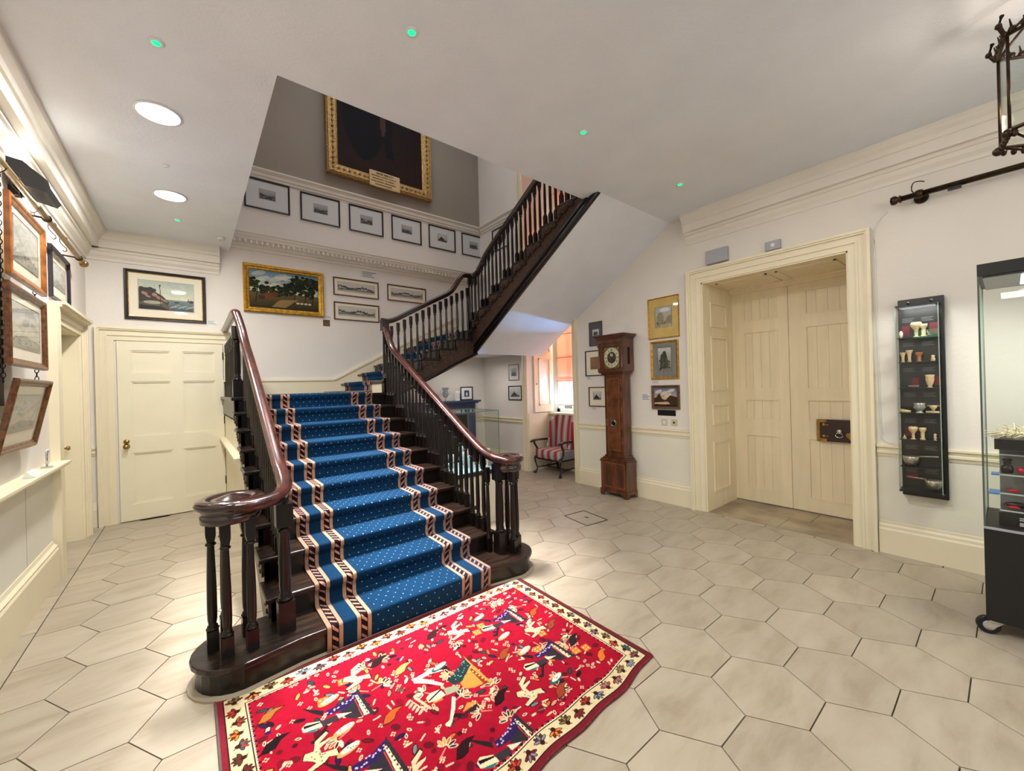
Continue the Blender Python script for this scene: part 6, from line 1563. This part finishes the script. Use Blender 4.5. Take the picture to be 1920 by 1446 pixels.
wobj('carved_tool', MB().tube([(-0.03, 0, 0.012), (0.03, 0, 0.012)], 0.008, 8), mat('dull_bone', (140, 110, 96), 0.5), -0.035, 1.40, label='dull bone roll lying on the third shelf', group=GI)
wobj('crystal_cup', L([(0.025, 0), (0.024, 0.006), (0.012, 0.015), (0.02, 0.022), (0.038, 0.045), (0.03, 0.065), (0.036, 0.08), (0, 0.078)]), mat('cut_crystal', (176, 174, 166), 0.12, metal=0.4), -0.005, 1.20, label='cut crystal cup on the fourth shelf', group=GI)
wobj('carved_figure', MB().tube([(-0.03, 0, 0.015), (0.03, 0, 0.01)], 0.012, 8, scale=[1.4, 0.8]), M_IVORY, -0.085, 1.20, label='pale carved piece lying at the left of the fourth shelf', group=GI)
wobj('carved_rod', MB().tube([(-0.036, 0, 0.009), (0.036, 0, 0.009)], 0.009, 8), M_IVORY, 0.065, 1.20, label='long ivory piece lying at the right of the fourth shelf', group=GI)
wobj('carved_cup', L([(0.01, 0.018), (0.008, 0.03), (0.02, 0.045), (0.02, 0.062), (0, 0.063)]).tube([(-0.035, 0, 0.058), (0.035, 0, 0.058)], 0.003, 6), M_IVORY, 0.07, 1.20, label='ivory cup with crossbar standing on the long ivory piece', group=GI)
wobj('carved_goblet', L([(r_*0.85, z_*0.85) for r_, z_ in cup]), M_IVORY, -0.045, 0.99, label='bulb topped ivory goblet on the fifth shelf', group=GI)
wobj('carved_goblet', L([(r_*0.9, z_*0.95) for r_, z_ in gob2]), M_IVORY, 0.008, 0.99, label='square topped ivory goblet on the fifth shelf', group=GI)
wobj('carved_finial', L([(0.012, 0), (0.004, 0.01), (0.01, 0.02), (0.005, 0.035), (0.01, 0.045), (0, 0.055)]), M_IVORY, 0.075, 0.99, label='tiny ivory finial at the right of the fifth shelf', group=GI)
wobj('carved_cone', L([(0.014, 0), (0.006, 0.02), (0, 0.035)]), M_IVORY, -0.095, 0.99, label='tiny white cone at the left of the fifth shelf', group=GI)
for sgn, z, lb in ((-1, 0.775, 'ribbed pierced ladle on the sixth shelf, bowl to the left'), (1, 0.60, 'ribbed pierced ladle on the case floor, bowl to the right')):
    mb = MB().lathe([(0.008, 0), (0.03, 0.012), (0.045, 0.045), (0.047, 0.078), (0.044, 0.079), (0.04, 0.05), (0, 0.016)], (sgn*0.062, 0, 0), 18)
    for k in range(14):
        a = 2*PI*k/14; mb.tube([(sgn*0.062+0.02*math.cos(a), 0.02*math.sin(a), 0.004), (sgn*0.062+0.047*math.cos(a), 0.048*math.sin(a), 0.074)], 0.0035, 5)
    mb.tube([(sgn*0.02, 0, 0.079), (-sgn*0.09, 0, 0.088)], 0.006, 6)
    wobj('pierced_ladle', mb, M_SILVER, 0, z, label=lb, cat='ladle')

# ================================================================== FREESTANDING CABINET
X0c, X1c, Y1c, Y0c = 3.54, 4.10, 0.11, -0.75
yc_, xc_ = (Y0c+Y1c)/2, (X0c+X1c)/2
fc = empty('glass_cabinet', (xc_, yc_, 0), 0, 'tall glass cabinet on black wheeled base at the right edge', 'cabinet')
hx, hy_ = (X1c-X0c)/2, (Y1c-Y0c)/2
MB().box(-hx, hx, -hy_, hy_, 0.085, 0.615).build('base', M_BLACK, fc, bevel=0.003)
MB().box(-hx, hx, -hy_, hy_, 2.055, 2.125).build('top', M_BLACK, fc, bevel=0.002)
MB().box(-hx+0.02, hx-0.02, -hy_+0.02, hy_-0.02, 2.045, 2.055).build('light_panel', mat('dark_grey_soffit', (70, 72, 72), 0.3), fc)
for (a0, a1, b0, b1) in ((-hx, -hx+0.006, -hy_, hy_), (hx-0.006, hx, -hy_, hy_), (-hx, hx, hy_-0.006, hy_), (-hx, hx, -hy_, -hy_+0.006)):
    MB().box(a0, a1, b0, b1, 0.615, 2.055).build('pane', M_CGLASS, fc)
mb = MB()
for a0 in (-hx, hx-0.008):
    for b0 in (-hy_, hy_-0.008): mb.box(a0, a0+0.008, b0, b0+0.008, 0.615, 2.055)
mb.build('glass_edge', M_GLEDGE, fc)
MB().box(-hx-0.002, -hx+0.008, -hy_, hy_, 0.61, 0.622).build('base_edge', M_GREY, fc)
MB().box(-hx-0.004, -hx, hy_-0.26, hy_-0.24, 2.085, 2.095).build('lock', M_CHROME, fc)
for i in range(7): MB().lathe([(0.012, 0), (0.012, -0.006), (0, -0.008)], (-0.16+0.05*i, hy_-0.17, 2.045), 10).build('led_spot', M_LED, fc)
area('wall_case_light', (XR-0.162, wcy, 2.04), 0.16, 1.3, (0.95, 0.97, 1.0), rot=(0, math.radians(-8), 0), size_y=0.2)
area('cabinet_light', (xc_, yc_+0.1, 2.03), 0.35, 14, (1, 0.97, 0.88), size_y=0.5)
for i, (cx, cy) in enumerate(((-hx+0.04, hy_-0.035), (-hx+0.05, -hy_+0.045), (hx-0.06, hy_-0.07), (hx-0.06, -hy_+0.07))):
    cs = empty('caster', (cx, cy, 0), (-1.25, 0.4, -0.5, 0.2)[i]); cs.parent = fc
    MB().lathe([(0.047, -0.014), (0.050, -0.008), (0.050, 0.008), (0.047, 0.014)], (-0.03, 0, 0.05), 22, 'y').build('wheel', M_BLACKS, cs)
    MB().lathe([(0.028, -0.016), (0.024, -0.019), (0.008, -0.019), (0, -0.02)], (-0.03, 0, 0.05), 18, 'y').lathe([(0.028, 0.016), (0.024, 0.019), (0.008, 0.019), (0, 0.02)], (-0.03, 0, 0.05), 18, 'y').build('hub', M_GREY, cs)
    MB().prism([(-0.045, 0.04), (-0.02, 0.035), (0.035, 0.085), (-0.03, 0.085)], 'y', -0.024, -0.018).prism([(-0.045, 0.04), (-0.02, 0.035), (0.035, 0.085), (-0.03, 0.085)], 'y', 0.018, 0.024).box(-0.035, 0.035, -0.035, 0.035, 0.08, 0.086).build('fork', mat('zinc_fork', (200, 196, 186), 0.3, metal=0.5), cs)
# stepped acrylic display inside
fx = X0c
ri = empty('display_riser', (3.80, -0.22, 0.616), 0, 'black topped stepped riser inside the glass cabinet', 'riser')
MB().box(-0.15, 0.2, -0.4, 0.285, 0.44, 0.50).build('upper_box', M_BLACKS, ri)
MB().box(-0.15, -0.05, -0.4, 0.275, 0.0, 0.075).build('text_panel', M_BLACKS, ri)
mb = MB(); rg = random.Random(8)
for i, zz in enumerate((0.056, 0.045, 0.028, 0.021, 0.014)):
    y = 0.20
    for q in range(12 if i != 1 else 8): ww = rg.uniform(0.012, 0.03); mb.box(-0.1525, -0.15, y-ww, y, zz-0.002, zz+0.002); y -= ww+0.006
mb.build('lettering', M_WHITE, ri)
for z, d_ in ((0.40, -0.09), (0.285, -0.11), (0.18, -0.13), (0.085, -0.15)):
    MB().box(d_, 0.1, -0.4, 0.27, z, z+0.008).build('glass_shelf', M_CGLASS, ri)
    MB().box(d_-0.002, d_+0.002, -0.4, 0.27, z, z+0.008).build('shelf_edge', mat('bright_glass_edge', (196, 206, 200), 0.15), ri)
MB().box(-0.13, -0.05, 0.27, 0.30, 0.285, 0.293).box(-0.17, -0.05, 0.27, 0.31, 0.18, 0.188).build('blue_clip', M_BLUEP, ri)
MB().box(0.05, 0.1, -0.4, 0.27, 0.0, 0.43).build('riser_core', M_MOUNTM, ri)
ft = MB(); rg = random.Random(9)
for i in range(260):
    a = rg.uniform(0, 2*PI); el = rg.uniform(0.05, 1.1); Lh = rg.uniform(0.06, 0.14)
    d = Vector((math.cos(a)*math.cos(el)*0.6, math.sin(a)*math.cos(el)*1.4, math.sin(el)*0.45)).normalized()
    p0 = Vector((rg.uniform(-0.02, 0.02), rg.uniform(-0.04, 0.04), 0.012)); p1 = p0+d*Lh*0.6; p2 = p0+d*Lh+Vector((0, 0, -0.03*(1-el*0.5)))
    p1.z = max(p1.z, 0.003); p2.z = max(p2.z, 0.002)
    ft.tube([p0, p1, p2], 0.0022, 3)
o = ft.build('feather_plume', M_FUR, None, loc=(3.74, -0.055, 1.118)); tag(o, 'cream feather plume lying on the black riser top in the glass cabinet', 'plume')
HN = [(0.022, 0), (0.026, 0.02), (0.024, 0.035), (0.012, 0.05), (0.018, 0.058), (0.012, 0.066), (0.02, 0.072), (0.018, 0.082), (0, 0.083)]
GC_ = 'pieces on the stepped shelves of the glass cabinet'
def cobj(name, mb, m, x, y, z, label, cat='carving'): return tag(mb.build(name, m, None, loc=(x, y, z)), label, cat, GC_)
cobj('turned_bottle', MB().lathe(HN, n=16), M_EBONY, 3.74, 0.02, 0.911, 'dark turned gourd shaped bottle on the second glass shelf of the cabinet')
cobj('red_shell', MB().ball((0, 0, 0.022), 0.022, 14, 8, (0.6, 1.1, 0.8)), M_CRIMSON, 3.73, -0.035, 0.911, 'crimson oval shell standing right of the dark gourd shaped bottle', 'shell')
cobj('dark_cup', MB().lathe([(0.018, 0), (0.022, 0.01), (0.020, 0.035), (0.026, 0.07), (0, 0.07)], n=16), M_EBONY, 3.73, -0.062, 0.806, 'dark flaring cup on the third glass shelf of the cabinet')
cobj('red_shell', MB().ball((0, 0, 0.01), 0.026, 14, 6, (0.6, 1, 0.35)), M_CRIMSON, 3.70, 0.0, 0.806, 'flat crimson disc lying on the third glass shelf', 'shell')
cobj('red_shell', MB().ball((0, 0, 0.01), 0.026, 14, 6, (0.6, 1, 0.35)), M_CRIMSON, 3.69, 0.0, 0.711, 'flat crimson disc lying on the lowest glass shelf', 'shell')
cobj('coiled_horn', MB().ball((0, 0, 0.02), 0.03, 12, 8, (0.6, 1.5, 0.6)), M_EBONY, 3.72, -0.01, 0.711, 'dark coiled piece on the lowest glass shelf')
cobj('orange_disc', MB().ball((0, 0, 0.012), 0.02, 12, 6, (0.6, 1, 0.6)), mat('orange_enamel', (214, 120, 80), 0.4), 3.73, -0.06, 1.026, 'orange pink disc on the top glass shelf of the cabinet', 'shell')
cobj('brass_box', MB().lathe([(0.014, 0), (0.015, 0.04), (0, 0.041)], n=12), M_BRASS, 3.68, -0.075, 0.711, 'small brass cylinder at the right of the lowest glass shelf')
cobj('feathered_pendant', MB().ball((0, 0, 0.07), 0.012, 8, 6).ball((0, 0, 0.04), 0.016, 8, 6, (0.6, 1, 1.6)).tube([(0, 0, 0.03), (0, 0.015, 0.0)], 0.004, 5), M_MOUNT, 3.72, -0.092, 1.17, 'small white and gold pendant at the very right edge of the cabinet', 'ornament').location.z = 1.118

# ================================================================== LANTERN
ln = empty('hanging_lantern', (3.25, -0.18, 2.915), 0.15, 'hexagonal brass and glass hanging lantern at the top right corner', 'lantern')
RL = 0.205
hexp = [(RL*math.cos(PI/3*k), RL*math.sin(PI/3*k)) for k in range(6)]
mb = MB()
for x_, y_ in hexp: mb.tube([(x_, y_, -0.24), (x_, y_, 0.22)], 0.0065, 6)
for z_ in (-0.24, 0.22): mb.tube([(x_*1.02, y_*1.02, z_) for x_, y_ in hexp], 0.009, 6, closed=True)
for x_, y_ in hexp: mb.tube([(x_, y_, 0.22), (x_*0.25, y_*0.25, 0.38)], 0.006, 6); mb.tube([(x_, y_, -0.24), (x_*0.15, y_*0.15, -0.36)], 0.006, 6)
mb.lathe([(0.055, 0.38), (0.06, 0.40), (0.03, 0.42), (0.02, 0.44)], n=12).lathe([(0.0, -0.42), (0.025, -0.40), (0.03, -0.37), (0.02, -0.35)], n=12)
mb.build('cage', M_BRASSD, ln)
cr = MB()
for k in range(6):
    a, b = Vector((*hexp[k], 0)), Vector((*hexp[(k+1) % 6], 0))
    for t in range(5):
        p_ = a.lerp(b, (t+0.5)/5)*1.03; hgt = 0.05 if t % 2 == 0 else 0.03
        cr.ball((p_.x, p_.y, 0.235), 0.016, 6, 4); cr.tube([(p_.x, p_.y, 0.235), (p_.x*1.05, p_.y*1.05, 0.235+hgt)], 0.006, 5, scale=[1, 0.4])
        cr.ball((p_.x, p_.y, -0.262), 0.013, 6, 4, (1, 1, 1.6))
    v_ = a*1.04; cr.tube([(v_.x, v_.y, 0.22), (v_.x*1.12, v_.y*1.12, 0.27), (v_.x*1.05, v_.y*1.05, 0.32)], 0.009, 6); cr.ball((v_.x, v_.y, -0.255), 0.022, 8, 6); cr.ball((v_.x*1.12, v_.y*1.12, 0.27), 0.014, 6, 5)
cr.build('cresting', M_BRASSD, ln)['kind'] = 'stuff'
for k in range(6):
    a, b = hexp[k], hexp[(k+1) % 6]
    g_ = MB().add([(a[0]*0.99, a[1]*0.99, -0.23), (b[0]*0.99, b[1]*0.99, -0.23), (b[0]*0.99, b[1]*0.99, 0.21), (a[0]*0.99, a[1]*0.99, 0.21), (a[0]*0.975, a[1]*0.975, -0.23), (b[0]*0.975, b[1]*0.975, -0.23), (b[0]*0.975, b[1]*0.975, 0.21), (a[0]*0.975, a[1]*0.975, 0.21)], [(0, 1, 2, 3), (7, 6, 5, 4), (0, 4, 5, 1), (1, 5, 6, 2), (2, 6, 7, 3), (3, 7, 4, 0)])
    g_.build('pane', M_CGLASS, ln)
for k in range(3):
    a = 2*PI*k/3+2.3; x_, y_ = 0.07*math.cos(a), 0.07*math.sin(a)
    cn = empty('candle_light', (x_, y_, -0.2)); cn.parent = ln
    MB().lathe([(0.013, 0), (0.013, 0.11), (0.010, 0.115)], n=12).build('candle_tube', M_MOUNT, cn)
    MB().lathe([(0.008, 0.115), (0.017, 0.14), (0.015, 0.165), (0.004, 0.195), (0, 0.2)], n=12).build('bulb', M_LAMP, cn)
MB().tube([(0, 0, -0.21), (0, 0, 0.38)], 0.006, 6).lathe([(0.1, -0.215), (0.1, -0.205), (0.02, -0.2)], n=16).build('stem', M_BRASS, ln)
for i in range(4):
    o = MB().tube([(0.010*math.cos(a), 0, 0.455+i*0.03+0.02*math.sin(a)) for a in [2*PI*k/10 for k in range(10)]], 0.003, 5, closed=True).build('chain_link', M_BRASSD, ln)
    if i % 2: o.rotation_euler = (0, 0, PI/2)
point('lantern_light', (3.25, -0.18, 2.86), 9, (1.0, 0.86, 0.72), 0.07)
